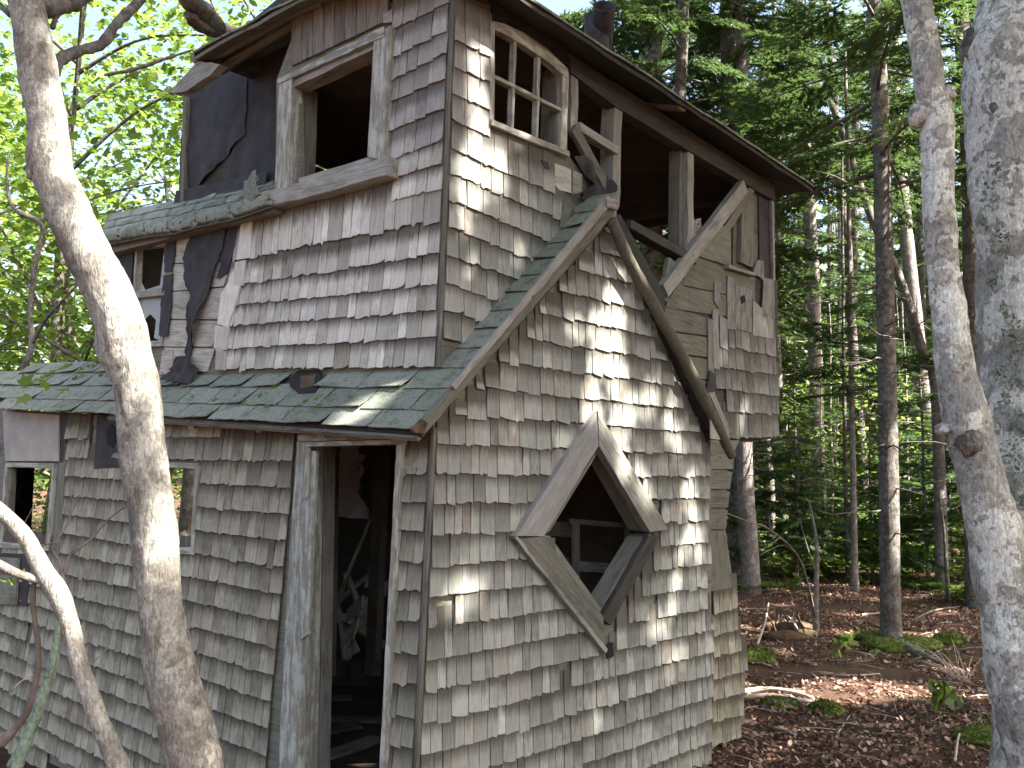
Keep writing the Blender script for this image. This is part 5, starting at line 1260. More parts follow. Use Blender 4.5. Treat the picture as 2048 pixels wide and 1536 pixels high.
lichen('lichen', [(1980, 390, 24), (1990, 330, 18), (2005, 470, 22), (1965, 440, 12), (1985, 560, 16), (2010, 620, 14), (2020, 655, 26), (2035, 700, 30), (2000, 745, 14), (2030, 760, 18), (2038, 850, 30), (2020, 900, 26), (2035, 940, 30), (2010, 800, 12), (2000, 980, 12), (2045, 1000, 20), (2010, 500, 14)], bk, 3.4, 34, 5, None, cxR)
AUTO = []
LMK = [(1440, 'the rear wall'), (1490, 'the thick dark spruce'), (1550, 'the tower corner'), (1636, 'the lichened spruce'), (1706, 'the slim pale trunk'), (1782, 'the mossy spruce'), (1856, 'the sunlit lichened trunk'), (1952, 'the forked maple')]
ORD = ['leftmost', 'second from left', 'third from left', 'fourth from left', 'fifth from left', 'sixth from left', 'seventh from left', 'eighth from left', 'ninth from left', 'tenth from left', 'eleventh from left', 'twelfth from left']
def auto_labels():
    g = {}
    for o, p, desc in AUTO:
        px, py, d = proj(p); 
        band = 'near the clearing' if d < 16 else 'deeper in' if d < 26 else 'far back'
        l = [n_ for x, n_ in LMK if x <= px]; where = 'right of ' + l[-1] if l else 'left of the rear wall'
        g.setdefault((desc, band, where), []).append((px, o))
    for (desc, band, where), L in g.items():
        L.sort(key=lambda q: q[0])
        for i, (px, o) in enumerate(L):
            o['label'] = f'{desc} {band}, {where}' + (f', {ORD[min(i, 11)]}' if len(L) > 1 else '')
# ---------------------------------------------------------------- spruces
def needle_branch(r, L, dens=1.0, size=.05, droop=.25, bare=.25):
    """one flat spruce bough along +x: needle-clad twiglets as slim saw-toothed blades; returns (N*3,3) triangles and the limb path"""
    tri = []; n_side = max(4, int(L / .075 * dens)); pth = []
    for i in range(5): x = L * i / 4; pth.append((x, 0, -droop * (x / L) ** 2 * L * .5 + .04 * x))
    zf = lambda x: -droop * (x / L) ** 2 * L * .5 + .04 * x
    segs = []
    for i in range(n_side):
        f = bare + (1 - bare) * (i + r.uniform(0, .6)) / n_side; x0 = f * L
        for sg in (-1, 1):
            if r.uniform() < .08: continue
            l2 = (1 - f) ** .7 * L * .42 * r.uniform(.6, 1.1) + .06; ang = sg * r.uniform(.7, 1.05)
            d = np.array([math.cos(ang), math.sin(ang), r.uniform(-.25, -.02)]); p0 = np.array([x0, 0, zf(x0)])
            segs.append((p0, d, l2))
            for q in range(int(l2 / .11)):
                g = (q + .6) * .11 / l2
                if g < 1 and l2 > .16:
                    a2 = ang + (1 if q % 2 else -1) * r.uniform(.6, .9); d2 = np.array([math.cos(a2), math.sin(a2), r.uniform(-.25, .05)])
                    segs.append((p0 + d * l2 * g, d2, min(.16, l2 * (1 - g) * .6 + .04)))
    segs.append((np.array([L * .8, 0, zf(L * .8)]), np.array([1, 0, -.2]), L * .25))
    for p0, d, l2 in segs:
        m_ = max(2, int(l2 / (size * .42))); s_ = (np.arange(m_) + r.uniform(0, 1, m_) * .5) / m_ * l2
        side = np.array([-d[1], d[0], 0]); side /= np.linalg.norm(side) + 1e-9
        for sg in (-1, 1):
            base_ = p0 + d * s_[:, None]; a = r.uniform(.5, .95, m_)[:, None]
            tip = base_ + (d * (1 - a * .4) + side * sg * a) * size * r.uniform(.7, 1.1, (m_, 1)) + np.array([0, 0, 1]) * r.normal(0, size * .25, (m_, 1))
            w_ = d * size * .26
            tri.append(np.stack([base_ - w_, tip, base_ + w_], 1).reshape(-1, 3))
    return np.concatenate(tri), pth
BR = {}
def branch_lib(key, n, L, **k):
    r = np.random.default_rng(hash(key) % 1000 if not isinstance(key, int) else key); BR[key] = [needle_branch(r, L, **k) for _ in range(n)]
branch_lib(1, 5, 1.6, dens=.8, size=.06, droop=.5); branch_lib(2, 4, 1.0, dens=1.0, size=.045, droop=.25)
def spruce_crown(seed, key, z0, z1, r0, r1, nb, up=(-.25, .2), twist=0.0):
    """mesh arrays for a crown from z0 (reach r0) to z1 (reach r1)"""
    r = np.random.default_rng(seed); T_, S_ = [], []
    for i in range(nb):
        f = i / nb; z = z0 + (z1 - z0) * (f + r.uniform(0, .8 / nb)); reach = (r0 + (r1 - r0) * f) * r.uniform(.65, 1.15); tri, pth = BR[key][r.integers(len(BR[key]))]
        L0 = pth[-1][0]; s_ = reach / L0; a = i * 2.399 + r.uniform(-.5, .5); e = r.uniform(*up)
        ca, sa = math.cos(a), math.sin(a); ce, se = math.cos(e), math.sin(e)
        M_ = np.array([[ca * ce, -sa, -ca * se], [sa * ce, ca, -sa * se], [se, 0, ce]])
        rl = r.normal(0, .25); Rr_ = np.array([[1, 0, 0], [0, math.cos(rl), -math.sin(rl)], [0, math.sin(rl), math.cos(rl)]]); M_ = M_ @ Rr_
        sc_ = np.array([s_, s_ * .9, s_])
        T_.append((tri * sc_) @ M_.T + np.array([0, 0, z])); S_.append([Vector(M_ @ (np.array(p) * sc_) + np.array([0, 0, z])) for p in pth])
    return np.concatenate(T_), S_
def crown_meshes(tag_, seed, key, z0, z1, r0, r1, nb, m, dead=None, **k):
    tri, S_ = spruce_crown(seed, key, z0, z1, r0, r1, nb, **k)
    me = mesh_np('crown', tri, 3, m)
    V_, F_ = [], []
    for pth in S_:
        L = (pth[-1] - pth[0]).length
        v, f = tube(pth, [.006 + .008 * L, .005 + .006 * L, .004 + .004 * L, .006, .003], sides=4, ring=.5); b = len(V_); V_ += v; F_ += [tuple(q + b for q in t) for t in f]
    mb = mesh('branches', V_, F_, m_barkC, True)
    return me, mb
def dead_branches(seed, z0, z1, n, L):
    r = random.Random(seed); V_, F_ = [], []
    for i in range(n):
        z = z0 + (z1 - z0) * r.random(); a = r.uniform(0, 6.28); l = L * r.uniform(.3, 1.1); d = Vector((math.cos(a), math.sin(a), r.uniform(-.2, .25)))
        P = [Vector((0, 0, z))]
        for j in range(1, 5): P.append(P[-1] + d * l / 4 + Vector((r.uniform(-.05, .05) * l, r.uniform(-.05, .05) * l, r.uniform(-.06, .04) * l)))
        subs = [(P, [.011, .009, .007, .005, .002])]
        for j in range(r.randint(1, 4)):
            q = P[r.randint(1, 3)]; a2 = a + r.choice((-1, 1)) * r.uniform(.4, 1); l2 = l * r.uniform(.2, .45); d2 = Vector((math.cos(a2), math.sin(a2), r.uniform(-.4, .3)))
            subs.append(([q, q + d2 * l2 * .5 + Vector((0, 0, r.uniform(-.04, .04))), q + d2 * l2], [.005, .004, .0015]))
        for p_, rd in subs:
            v, f = tube(p_, rd, sides=4, ring=.3); b = len(V_); V_ += v; F_ += [tuple(k_ + b for k_ in t) for t in f]
    return mesh('dead_branches', V_, F_, m_twig, True)
CRN = [crown_meshes('a', 51, 1, 3.2, 13, 2.3, .5, 64, m_needle), crown_meshes('b', 52, 1, 2.2, 11, 2.1, .4, 60, m_needle), crown_meshes('c', 53, 1, 4.2, 15, 2.6, .6, 66, m_needle)]
FIR = [crown_meshes('d', 61, 2, .35, 3.2, 1.15, .12, 52, m_fir), crown_meshes('e', 62, 2, .25, 2.2, .9, .1, 40, m_fir)]
DEAD = [dead_branches(71, .9, 4.8, 26, 1.3), dead_branches(72, 1.2, 6, 30, 1.1), dead_branches(73, .6, 3.8, 22, .9)]
def trunk_mesh(H, r0, r1, m, seed, sides=10):
    r = random.Random(seed); P = [Vector((0, 0, -.4)), Vector((0, 0, .15))] ; x = y = 0
    for i in range(1, 9): x += r.uniform(-.05, .05); y += r.uniform(-.05, .05); P.append(Vector((x, y, .15 + (H - .15) * i / 8)))
    rr2 = [r0 * 1.7, r0 * 1.1] + [r0 + (r1 - r0) * i / 8 for i in range(1, 9)]
    v, f = tube(P, rr2, sides=sides, lump=.07, ring=.25, sd=seed); return mesh('trunk', v, f, m, True)
def spruce(name, x, y, label, cat, group, tr_me, cr=None, dead=None, s=1.0, yaw=0.0, cz=0.0, lean=(0, 0), cs=1.0):
    z = gh(x, y); t = mk_tree(name, Vector((x, y, z)), label, cat, group)
    L = Matrix.Rotation(lean[0], 4, 'Y') @ Matrix.Rotation(lean[1], 4, 'X'); B_ = Matrix.Translation((x, y, z)) @ L @ Matrix.Rotation(yaw, 4, 'Z') @ Matrix.Scale(s, 4)
    obj('trunk', tr_me, t, B_)
    if cr: Cm = B_ @ Matrix.Translation((0, 0, cz)) @ Matrix.Scale(cs, 4); obj('crown', cr[0], t, Cm); obj('branches', cr[1], t, Cm)
    if dead: tag(obj('dead_branches', dead, t, B_), kind='stuff')
    return t
# trunks measured in the photograph: top and bottom picture points, distance, width
def pix_spruce(name, L, m, label, cr=None, dead=None, cz=0, cs=1.0, cat='tree', yaw=0.0, group=None, lump=.06, sides=16, ring=.12):
    P = [at(x, y, d_) for x, y, d_, w in L]; b = P[0].copy(); b.z = gh(b.x, b.y); Q = [w / 2 * d_ / FPX for x, y, d_, w in L]
    if P[0].z > b.z + .05: P.insert(0, b - Vector((0, 0, .15))); Q.insert(0, Q[0] * 1.15)
    t = mk_tree(name, b, label, cat, group); tube_obj('trunk', P, Q, m, t, lump=lump, sides=sides, ring=ring, lf=5)
    B_ = Matrix.Translation(b) @ Matrix.Rotation(yaw, 4, 'Z')
    if cr: Cm = B_ @ Matrix.Translation((0, 0, cz)) @ Matrix.Scale(cs, 4); obj('crown', cr[0], t, Cm); obj('branches', cr[1], t, Cm)
    if dead: tag(obj('dead_branches', dead, t, B_), kind='stuff')
    return t
ms = pix_spruce('spruce_tree', [(1785, 1330, 9.3, 80), (1783, 1285, 9.3, 46), (1781, 1220, 9.3, 39), (1778, 1000, 9.3, 38), (1775, 800, 9.3, 36), (1768, 500, 9.3, 36), (1760, 200, 9.3, 34), (1750, -20, 9.3, 32), (1740, -600, 9.3, 24)], m_barkC, 'straight spruce with a mossy foot and one sunlit edge, middle of the clearing', CRN[0], DEAD[0], cz=1.2, ring=.05, sides=20)
pix_spruce('spruce_tree', [(1478, 1175, 13.5, 66), (1482, 1100, 13.5, 52), (1482, 900, 13.5, 48), (1476, 600, 13.5, 48), (1466, 290, 13.5, 50), (1462, 100, 13.5, 44), (1458, -200, 13.5, 38)], m_barkC, 'thick dark spruce right behind the tower, its foot by the rear wall', CRN[1], DEAD[1], cz=1.6, yaw=1.0)
pix_spruce('spruce_tree', [(1640, 1075, 17, 40), (1638, 1000, 17, 28), (1632, 800, 17, 28), (1626, 560, 17, 27), (1616, 380, 17, 26), (1600, 100, 17, 22), (1585, -300, 17, 16)], m_barkD, 'lichened spruce trunk just right of the tower roof corner', CRN[2], DEAD[1], cz=2.5, yaw=2.2)
pix_spruce('spruce_tree', [(1955, 1225, 12, 50), (1950, 1150, 12, 38), (1948, 900, 12, 38), (1945, 600, 12, 36), (1938, 300, 12, 32), (1920, 0, 12, 30), (1910, -300, 12, 26)], m_barkC, 'dark spruce trunk between the two pale maple stems', CRN[0], DEAD[2], cz=2.5, yaw=4.0)
pix_spruce('spruce_tree', [(1880, 1075, 19, 34), (1872, 960, 19, 30), (1850, 800, 19, 28), (1818, 520, 19, 27), (1800, 330, 19, 26), (1790, 100, 19, 22), (1780, -300, 19, 18)], m_barkD, 'sunlit lichened trunk rising just right of the mossy spruce', None, DEAD[0], yaw=.5)
pix_spruce('leaning_tree', [(1872, 780, 14, 22), (1850, 720, 14, 20), (1800, 560, 14, 18), (1745, 440, 14, 16), (1700, 310, 14, 14), (1660, 200, 14, 12)], m_barkD, 'thin trunk leaning to the left behind the mossy spruce', None, None)
pix_spruce('young_tree', [(1710, 1200, 13.5, 20), (1708, 1100, 13.5, 14), (1705, 900, 13.5, 12), (1700, 600, 13.5, 10), (1696, 350, 13.5, 8), (1690, 100, 13.5, 6)], m_barkD, 'slim pale young trunk left of the mossy spruce', FIR[0], None, cz=2.4, cs=.8)
pix_spruce('young_tree', [(1696, 1190, 15, 10), (1690, 900, 15, 8), (1686, 600, 15, 6), (1684, 300, 15, 5)], m_barkC, 'thread-thin dark young trunk beside the slim pale one', None, DEAD[2])
pix_spruce('young_tree', [(1596 + 36, 1250, 9.6, 12), (1632, 1180, 9.6, 10), (1634, 1100, 9.6, 8), (1628, 1050, 9.6, 5), (1618, 1000, 9.6, 3)], m_barkD, 'short dead lichened sapling left of the mossy spruce', None, None)
pix_spruce('young_tree', [(1895, 1205, 12.5, 8), (1892, 1130, 12.5, 7), (1888, 1060, 12.5, 5), (1880, 1000, 12.5, 3)], m_barkC, 'thin dark dead stem right of the mossy spruce', None, None)
pix_spruce('spruce_tree', [(1850, 1010, 22, 26), (1846, 800, 22, 20), (1842, 600, 22, 18), (1838, 300, 22, 16), (1830, 0, 22, 14)], m_barkC, 'slender dark spruce trunk seen left of the fork', CRN[1], DEAD[1], cz=4, yaw=5)
# forest behind: trunks standing singly
TRK = [trunk_mesh(13, .12, .06, m_barkC, 1), trunk_mesh(12, .10, .045, m_barkD, 2), trunk_mesh(14, .15, .08, m_barkC, 3), trunk_mesh(11, .075, .03, m_barkD, 4)]
rf = random.Random(99); spots = []
def free(x, y, d):
    return all((x - a) ** 2 + (y - b_) ** 2 > d * d for a, b_ in spots)
far_desc = 'dark spruce standing in the wood beyond the clearing'
n_ = 0; tries = 0
while n_ < 60 and tries < 4000:
    tries += 1; y = rf.uniform(11.5, 44); x = y * rf.uniform(.16, .62)
    if not free(x, y, 1.3 + y * .015): continue
    px = proj((x, y, 1.5))[0]
    if y < 19 and 1400 < px < 1980: continue
    spots.append((x, y)); k = rf.randrange(4); cr = CRN[rf.randrange(3)] if rf.random() < (.62 if y > 20 else .5) else None
    o_ = spruce('spruce_tree', x, y, far_desc, 'tree', 'spruces in the wood beyond the clearing', TRK[k], cr, DEAD[rf.randrange(3)], s=rf.uniform(.8, 1.25), yaw=rf.uniform(0, 6), cz=rf.uniform(-1.6, 2.2), lean=(rf.gauss(0, .03), rf.gauss(0, .03)))
    n_ += 1; AUTO.append((o_, (x, y, 1.5), ['dark', 'lichened', 'stout', 'thin'][k] + (' green spruce' if cr else ' bare spruce')))
for i in range(26):
    y = rf.uniform(17, 40); x = y * rf.uniform(.2, .56)
    o_ = spruce('thin_tree', x, y, 'thin', 'tree', 'thin trees in the wood beyond the clearing', TRK[1 if i % 2 else 3], None, DEAD[i % 3] if i % 3 == 0 else None, s=rf.uniform(.45, .8), yaw=i, lean=(rf.gauss(0, .06), rf.gauss(0, .05))); AUTO.append((o_, (x, y, 1.5), 'thin bare tree'))
# low firs of the right side
fs_ = [(1740, 15.5, .9), (1660, 18, 1.3), (1590, 14.5, 1.1), (1690, 22, 1.6), (1820, 18, 1.3), (1760, 20, 1.5), (1640, 16, .9), (1930, 15, 1.3), (1850, 15, 1.2), (1900, 17, 1.4), (1800, 21, 1.5), (1530, 19, 1.8), (1720, 24, 1.8), (1880, 23, 1.6), (1620, 25, 2), (1950, 20, 1.8), (1500, 14, 1.2), (1780, 27, 2.2)]
for i, (px, Y_, s_) in enumerate(fs_):
    x = (px - 1024) / FPX * Y_; o_ = spruce('fir_sapling', x, Y_, 'young fir', 'young tree', 'young firs under the spruces', TRK[3], FIR[i % 2], None, s=.34 * s_, yaw=i * 1.3, cs=2.9); AUTO.append((o_, (x, Y_, 1), 'young fir'))
# hanging boughs high on the right (spruce branches reaching in front of the sky)
for i, (px, Y_, cz_, s_) in enumerate(((1350, 9.5, 3.4, 1.0), (1560, 9.0, 3.6, .9), (1650, 7.8, 3.2, .8), (1850, 8.5, 3.0, .9), (1500, 13, 4.2, 1.2), (1300, 13, 5.0, 1.2), (2020, 9, 1.4, 1.0), (2100, 11, .8, 1.1), (1700, 12, 4.5, 1.1))):
    x = (px - 1024) / FPX * Y_
    if i in (0, 1, 2, 3, 6, 7, 8): continue
    lab = ['spruce behind the tower roof, boughs over the stovepipe', 'spruce right of the tower with low hanging boughs', '', 'spruce beside the mossy one, boughs reaching left', 'tall spruce deep behind the tower corner', 'tall spruce deep behind the stovepipe', 'spruce behind the lichened maple', 'spruce farther behind the lichened maple', 'spruce behind the mossy one with high boughs'][i]
    spruce('spruce_tree', x, Y_, lab, 'tree', None, TRK[i % 3], CRN[i % 3], DEAD[i % 3], s=s_, yaw=i * 2.0, cz=cz_ - 2.6)
for i, (px, Y_, cz_, w_) in enumerate(((1590, 15, 2.6, 1.4), (1680, 18, 3.2, 1.6), (1730, 22, 2.6, 1.8), (1850, 19, 2.2, 1.5), (1900, 24, 4.4, 2.2), (1560, 22, 4.6, 2.2), (1800, 27, 4.2, 2.4), (1640, 29, 5.4, 2.6), (1960, 20, 2.6, 1.6), (1500, 27, 3.0, 2.4), (1720, 33, 6.5, 3.2), (1600, 36, 4, 3.2), (1860, 34, 7, 3), (2000, 30, 6, 3))):
    x = (px - 1024) / FPX * Y_; z = gh(x, Y_)
    o_ = broadleaf('maple_sapling', Vector((x + .1, Y_, z)), 4, (x, Y_, z + cz_ * .8), (w_, w_ * .8, w_ * .75), int(70 * w_ ** 1.6), 12, .11 if Y_ < 25 else .17, 'slender young maple with bright leaves among the spruces', 'tree', 'young maples among the spruces', m=m_leafy, kind='oval' if Y_ < 20 else 'diam', gaps=False, trunk_r=.03, seed=300 + i, limbs=6, spr=.4, bark_m=m_barkC); AUTO.append((o_, (x, Y_, 2), 'bright young maple'))
# ---------------------------------------------------------------- sunlit broadleaf wood on the left and behind
LB = [((-5.0, 10.5), 6.6, (2.8, 2.0, 1.7)), ((-2.6, 11), 7.2, (2.6, 2.0, 1.6)), ((-6.5, 9.5), 4.4, (2, 1.8, 2.2)), ((-3.6, 9.5), 3.9, (2.4, 2.0, 2.0)), ((-5.6, 11), 4.6, (2.6, 2.2, 2.6)), ((-2.2, 12.5), 5.4, (2.6, 2.4, 2.4)), ((-7.0, 14), 5.0, (3.2, 2.4, 3.0)), ((-4.4, 15.5), 6.4, (3.2, 2.6, 2.8)), ((-9.5, 17), 6.0, (3.6, 3, 3.6)), ((-5.8, 9.0), 2.4, (1.6, 1.5, 1.4)), ((-4.0, 13), 2.6, (2.4, 2.0, 1.8)), ((-7.4, 12), 2.0, (2.2, 2, 1.6)), ((-1, 17), 5.4, (3, 3, 3)), ((-6.5, 20), 3.5, (4, 3, 3)), ((1.5, 19), 4.2, (3.2, 2.6, 2.6)), ((3.6, 22), 5.0, (3.6, 2.6, 3.2)), ((7, 25), 5.4, (3.6, 2.6, 3.4))]
ld = ['high leafy maple crown against the sky at the top left', 'high leafy maple crown above the tower roof', 'leafy maple at the left edge beside the curved trunk', 'leafy maple above the left roof, in full light', 'leafy maple behind the curved trunk', 'leafy maple above the tarred tower wall', 'broad leafy maple farther back on the left', 'tall leafy maple behind the broken roof corner', 'large leafy maple at the far left', 'low maple sapling at the left edge above the roof end', 'maple thicket just over the left roof ridge', 'maple thicket at the left edge behind the roof end', 'leafy tree seen through the tower opening', 'leafy tree deep behind the left roof', 'leafy tree glimpsed under the tower rail', 'leafy tree deep behind the tower corner', 'leafy tree deep in the right wood']
for i, ((x, y), cz_, cr_) in enumerate(LB):
    z = gh(x, y); vol = cr_[0] * cr_[1] * cr_[2]; ns = int(26 * vol ** .72) + 60
    broadleaf('maple_tree', Vector((x + .2, y + .1, z)), 6, (x, y, cz_), cr_, int(ns * 1.5), 12, .115 if y < 14 else .15, ld[i], 'tree', None, m=m_leaf if i % 3 else m_leafy, kind='maple' if y < 11 else ('oval' if y < 14 else 'diam'), gaps=False, trunk_r=.05 if cz_ < 3 else .08, seed=100 + i, limbs=9, spr=.5, bark_m=m_barkC)
# dark forked shrub stem by the left edge
ss = mk_tree('forked_shrub', Vector((-4.3, 9, gh(-4.3, 9))), 'dark forked stem at the left edge against the bright leaves', 'shrub')
for L in ([(30, 1000, 7.5, 20), (45, 760, 7.5, 15), (64, 690, 7.5, 12), (60, 620, 7.5, 10), (72, 520, 7.5, 11), (85, 450, 7.5, 12), (30, 420, 7.5, 9), (14, 370, 7.5, 6), (16, 310, 7.5, 4)], [(64, 690, 7.5, 8), (90, 640, 7.4, 7), (140, 585, 7.3, 5), (165, 560, 7.3, 4)], [(85, 450, 7.5, 8), (110, 380, 7.5, 6), (150, 330, 7.6, 4)], [(180, 400, 7.8, 4), (240, 380, 7.8, 4), (300, 368, 7.8, 3), (350, 362, 7.8, 3)]):
    px_tube('stem', L, m_barkC, ss, lump=.2, sides=8, ring=.06, lf=8)
# far wood closing the view
def far_wood():
    r = np.random.default_rng(8); n = 26000; a = r.uniform(-1.25, 1.15, n); d = r.uniform(36, 52, n); x = d * np.sin(a); y = d * np.cos(a)
    z = np.array([gh(p, q) for p, q in zip(x, y)]) + r.uniform(0, 1, n) ** 1.25 * np.where(a < 0, 12, 15)
    nn = np.array([nz(p * .25, q * .25, w * .35) for p, q, w in zip(x, y, z)]); k_ = nn > -.22
    c = np.stack([x, y, z], 1)[k_]; return leaf_verts(c, r.uniform(.35, .9, len(c)), 'diam', r, flat=.7)
o = obj('far_woods', mesh_np('far_woods', far_wood(), 4, m_leaf)); tag(o, 'far off green wood closing the view behind the trees', kind='stuff')

# ---------------------------------------------------------------- ground cover
def seen_ground(n, y0, y1, x0, x1, r): 
    y = r.uniform(y0, y1, n); x = r.uniform(0, 1, n) * (x1 - x0) + x0; return x, y
def litter():
    r = np.random.default_rng(12); X_, Y_ = [], []
    for n, y0, y1, a0, a1 in ((30000, 2.2, 8, .15, .75), (26000, 8, 15, .18, .62), (8000, 15, 24, .1, .6)):
        y = r.uniform(y0, y1, n); X_.append(y * r.uniform(a0, a1, n)); Y_.append(y)
    x, y = np.concatenate(X_), np.concatenate(Y_); k_ = np.array([nz(a * 1.3, b_ * 1.3, 5) + .35 * nz(a * 5, b_ * 5) > -.22 for a, b_ in zip(x, y)]); x, y = x[k_], y[k_]
    z = np.array([gh(a, b_) + .02 * nz(a * 5, b_ * 5) for a, b_ in zip(x, y)]) + r.uniform(.002, .022, len(x))
    return leaf_verts(np.stack([x, y, z], 1), r.uniform(.016, .05, len(x)), 'oval', r, flat=.55)
tag(obj('leaf_litter', mesh_np('leaf_litter', litter(), 6, m_litter)), 'dry brown leaves strewn over the forest floor', kind='stuff')
def twigs_mesh():
    r = random.Random(5); V_, F_ = [], []
    for i in range(520):
        y = r.uniform(3, 15); x = y * r.uniform(.2, .62); a = r.uniform(0, 3.14); l = r.uniform(.06, .35); z = gh(x, y) + .02 * nz(x * 5, y * 5) + .01
        d = Vector((math.cos(a), math.sin(a), r.uniform(-.05, .12))) * l; rd = r.uniform(.0015, .005)
        v, f = tube([Vector((x, y, z)), Vector((x, y, z)) + d * .5 + Vector((r.uniform(-.02, .02), r.uniform(-.02, .02), .008)), Vector((x, y, z)) + d], [rd, rd, rd * .6], sides=4, ring=.2); b_ = len(V_); V_ += v; F_ += [tuple(q + b_ for q in t) for t in f]
    return mesh('fallen_twigs', V_, F_, m_deadwood, True)
tag(obj('fallen_twigs', twigs_mesh()), 'thin fallen twigs scattered over the leaf litter', kind='stuff')
def undergrowth():
    r = np.random.default_rng(31); C_ = []
    n = 7000; y = r.uniform(12.0, 30, n); x = y * r.uniform(.14, .66, n)
    for a, b_ in zip(x, y):
        px = proj((a, b_, .3))[0]
        if b_ < 14.2 and 1560 < px < 1930: continue
        if nz(a * .5, b_ * .5, 2) < -.08: continue
        C_.append((a, b_, gh(a, b_) + r.uniform(.1, .55 + .8 * max(0, nz(a * .7, b_ * .7, 8)) * 2)))
    n = 1500; y = r.uniform(8.5, 24, n); x = -y * r.uniform(.05, .62, n)
    C_ += [(a, b_, gh(a, b_) + r.uniform(.1, 1.6)) for a, b_ in zip(x, y) if nz(a * .5, b_ * .5, 2) > -.15]
    c, sz = sprays(r, np.array(C_), .3, 15, .085, 'oval', tilt=.15); return leaf_verts(c, sz, 'oval', r, flat=.35)
tag(obj('undergrowth', mesh_np('undergrowth', undergrowth(), 6, m_leafy)), 'low green undergrowth between the trunks beyond the clearing', kind='stuff')
# ferns: pinnate fronds
def fern_mesh(seed, n=8, L=.6):
    r = np.random.default_rng(seed); out = []
    for i in range(n):
        a = 6.283 * i / n + r.uniform(-.3, .3); l = L * r.uniform(.7, 1.1); m_ = 15
        for j in range(m_):
            f = (j + 1) / (m_ + 1); rx = l * f; z = l * (.75 * f - .75 * f * f) * 1.3; w = l * .24 * math.sin(math.pi * min(1, f * 1.0 + .12)) * (1 - f * .3)
            for sg in (-1, 1):
                p0 = np.array([rx, 0, z]); p1 = np.array([rx + w * .35, sg * w, z - w * .15]); q = np.array([l * .028, 0, 0]); out.append(np.stack([p0 - q, (p0 + p1) / 2 - q + np.array([0, 0, .004]), p1, (p0 + p1) / 2 + q]) @ np.array([[math.cos(a), math.sin(a), 0], [-math.sin(a), math.cos(a), 0], [0, 0, 1]]))
    return mesh_np('fern', np.concatenate(out), 4, m_fern)
FM = [fern_mesh(i) for i in range(3)]
rq = random.Random(17)
for i in range(46):
    y = rq.uniform(12.5, 20); x = y * rq.uniform(.22, .56); px = proj((x, y, .3))[0]
    if 1560 < px < 1760 and y < 15: continue
    o = obj('fern', FM[i % 3], None, Matrix.Translation((x, y, gh(x, y) - .02)) @ Matrix.Rotation(i * 1.7, 4, 'Z') @ Matrix.Scale(rq.uniform(.8, 1.5), 4)); tag(o, 'bright green fern among the trunks beyond the clearing', 'fern', 'ferns beyond the clearing'); AUTO.append((o, (x, y, .3), 'bright green fern' if i % 2 else 'spreading fern'))
# moss, rocks, fallen sticks, seedlings on the ground at the right
def lump(name, p, sx, sy, sz, m, label, cat, seed=0, parent=None, rot=0.0, kind=None, sub=(22, 12)):
    vs_, fs = [], []; nu, nv = sub
    for j in range(nv + 1):
        for i in range(nu):
            th, ph = math.pi * j / nv, 6.283 * i / nu; n_ = Vector((math.sin(th) * math.cos(ph), math.sin(th) * math.sin(ph), math.cos(th)))
            k_ = 1 + .3 * nz(n_.x * 1.3 + seed, n_.y * 1.3, n_.z * 1.3) + .12 * nz(n_.x * 4 + seed, n_.y * 4, n_.z * 4) + .05 * nz(n_.x * 13 + seed, n_.y * 13, n_.z * 13); vs_.append(Vector((n_.x * k_ * sx, n_.y * k_ * sy, n_.z * k_ * sz)))
    for j in range(nv):
        for i in range(nu): fs.append((j * nu + i, (j + 1) * nu + i, (j + 1) * nu + (i + 1) % nu, j * nu + (i + 1) % nu))
    o = obj(name, mesh(name, vs_, fs, m, True), parent, Matrix.Translation(p) @ Matrix.Rotation(rot, 4, 'Z'))
    if label: tag(o, label, cat, kind=kind)
    return o
def mossfuzz(name, p, sx, sy, sz, n, seed, label=None, cat=None, parent=None):
    r = np.random.default_rng(seed); u_ = r.normal(size=(n, 3)); u_ /= np.linalg.norm(u_, axis=1)[:, None]; u_[:, 2] = np.abs(u_[:, 2]); c = u_ * np.array([sx, sy, sz]) * 1.03
    v = leaf_verts(c, r.uniform(.010, .022, n), 'diam', r, flat=1.1); o = obj(name, mesh_np(name, v, 4, m_moss), parent, Matrix.Translation(p)); return o
def mossrock(x, y, sx, sy, sz, m, label, seed):
    sz *= .8
    p = gp(x, y, sz * .25); o = lump('mossy_rock', p, sx, sy, sz, m, label, 'rock', seed); WM[o.name] = Matrix.Translation(p)
    mossfuzz('moss', p + Vector((0, 0, sz * .12)), sx * .95, sy * .95, sz * .95, 900, seed, parent=o)
mossrock(1512, 1322, .17, .13, .11, m_moss, 'mossy green mound lit by the sun beside the rear wall', 3)
mossrock(1560, 1412, .14, .09, .05, m_rock, 'flat tan rock under the pale fallen sticks', 5)
mossrock(1652, 1425, .11, .10, .07, m_moss, 'small moss capped rock below the sunlit patch', 8)
mossrock(1900, 1290, .16, .12, .08, m_moss, 'low moss cushion right of the mossy spruce', 11)
mossrock(1985, 1480, .22, .13, .07, m_moss, 'moss cushion by the foot of the forked maple', 13)
for i, (x, y, sx, sz) in enumerate(((1760, 1282, .24, .07), (1812, 1290, .30, .06), (1786, 1298, .28, .07))):
    lump('moss_foot', gp(x, y, .02), sx, sx * .8, sz, m_moss, None, None, 30 + i, parent=ms)
    mossfuzz('moss', gp(x, y, .03), sx, sx * .8, sz, 900, 60 + i, parent=ms)
for L in ([(1800, 1290, 9.1, 26), (1840, 1312, 8.8, 24), (1880, 1330, 8.5, 18), (1925, 1345, 8.2, 10)], [(1770, 1295, 9.1, 22), (1740, 1312, 8.9, 14), (1715, 1318, 8.8, 8)]):
    px_tube('root', L, m_moss if L[0][0] < 1780 else m_barkC, ms, lump=.2, sides=10, ring=.05, lf=8)
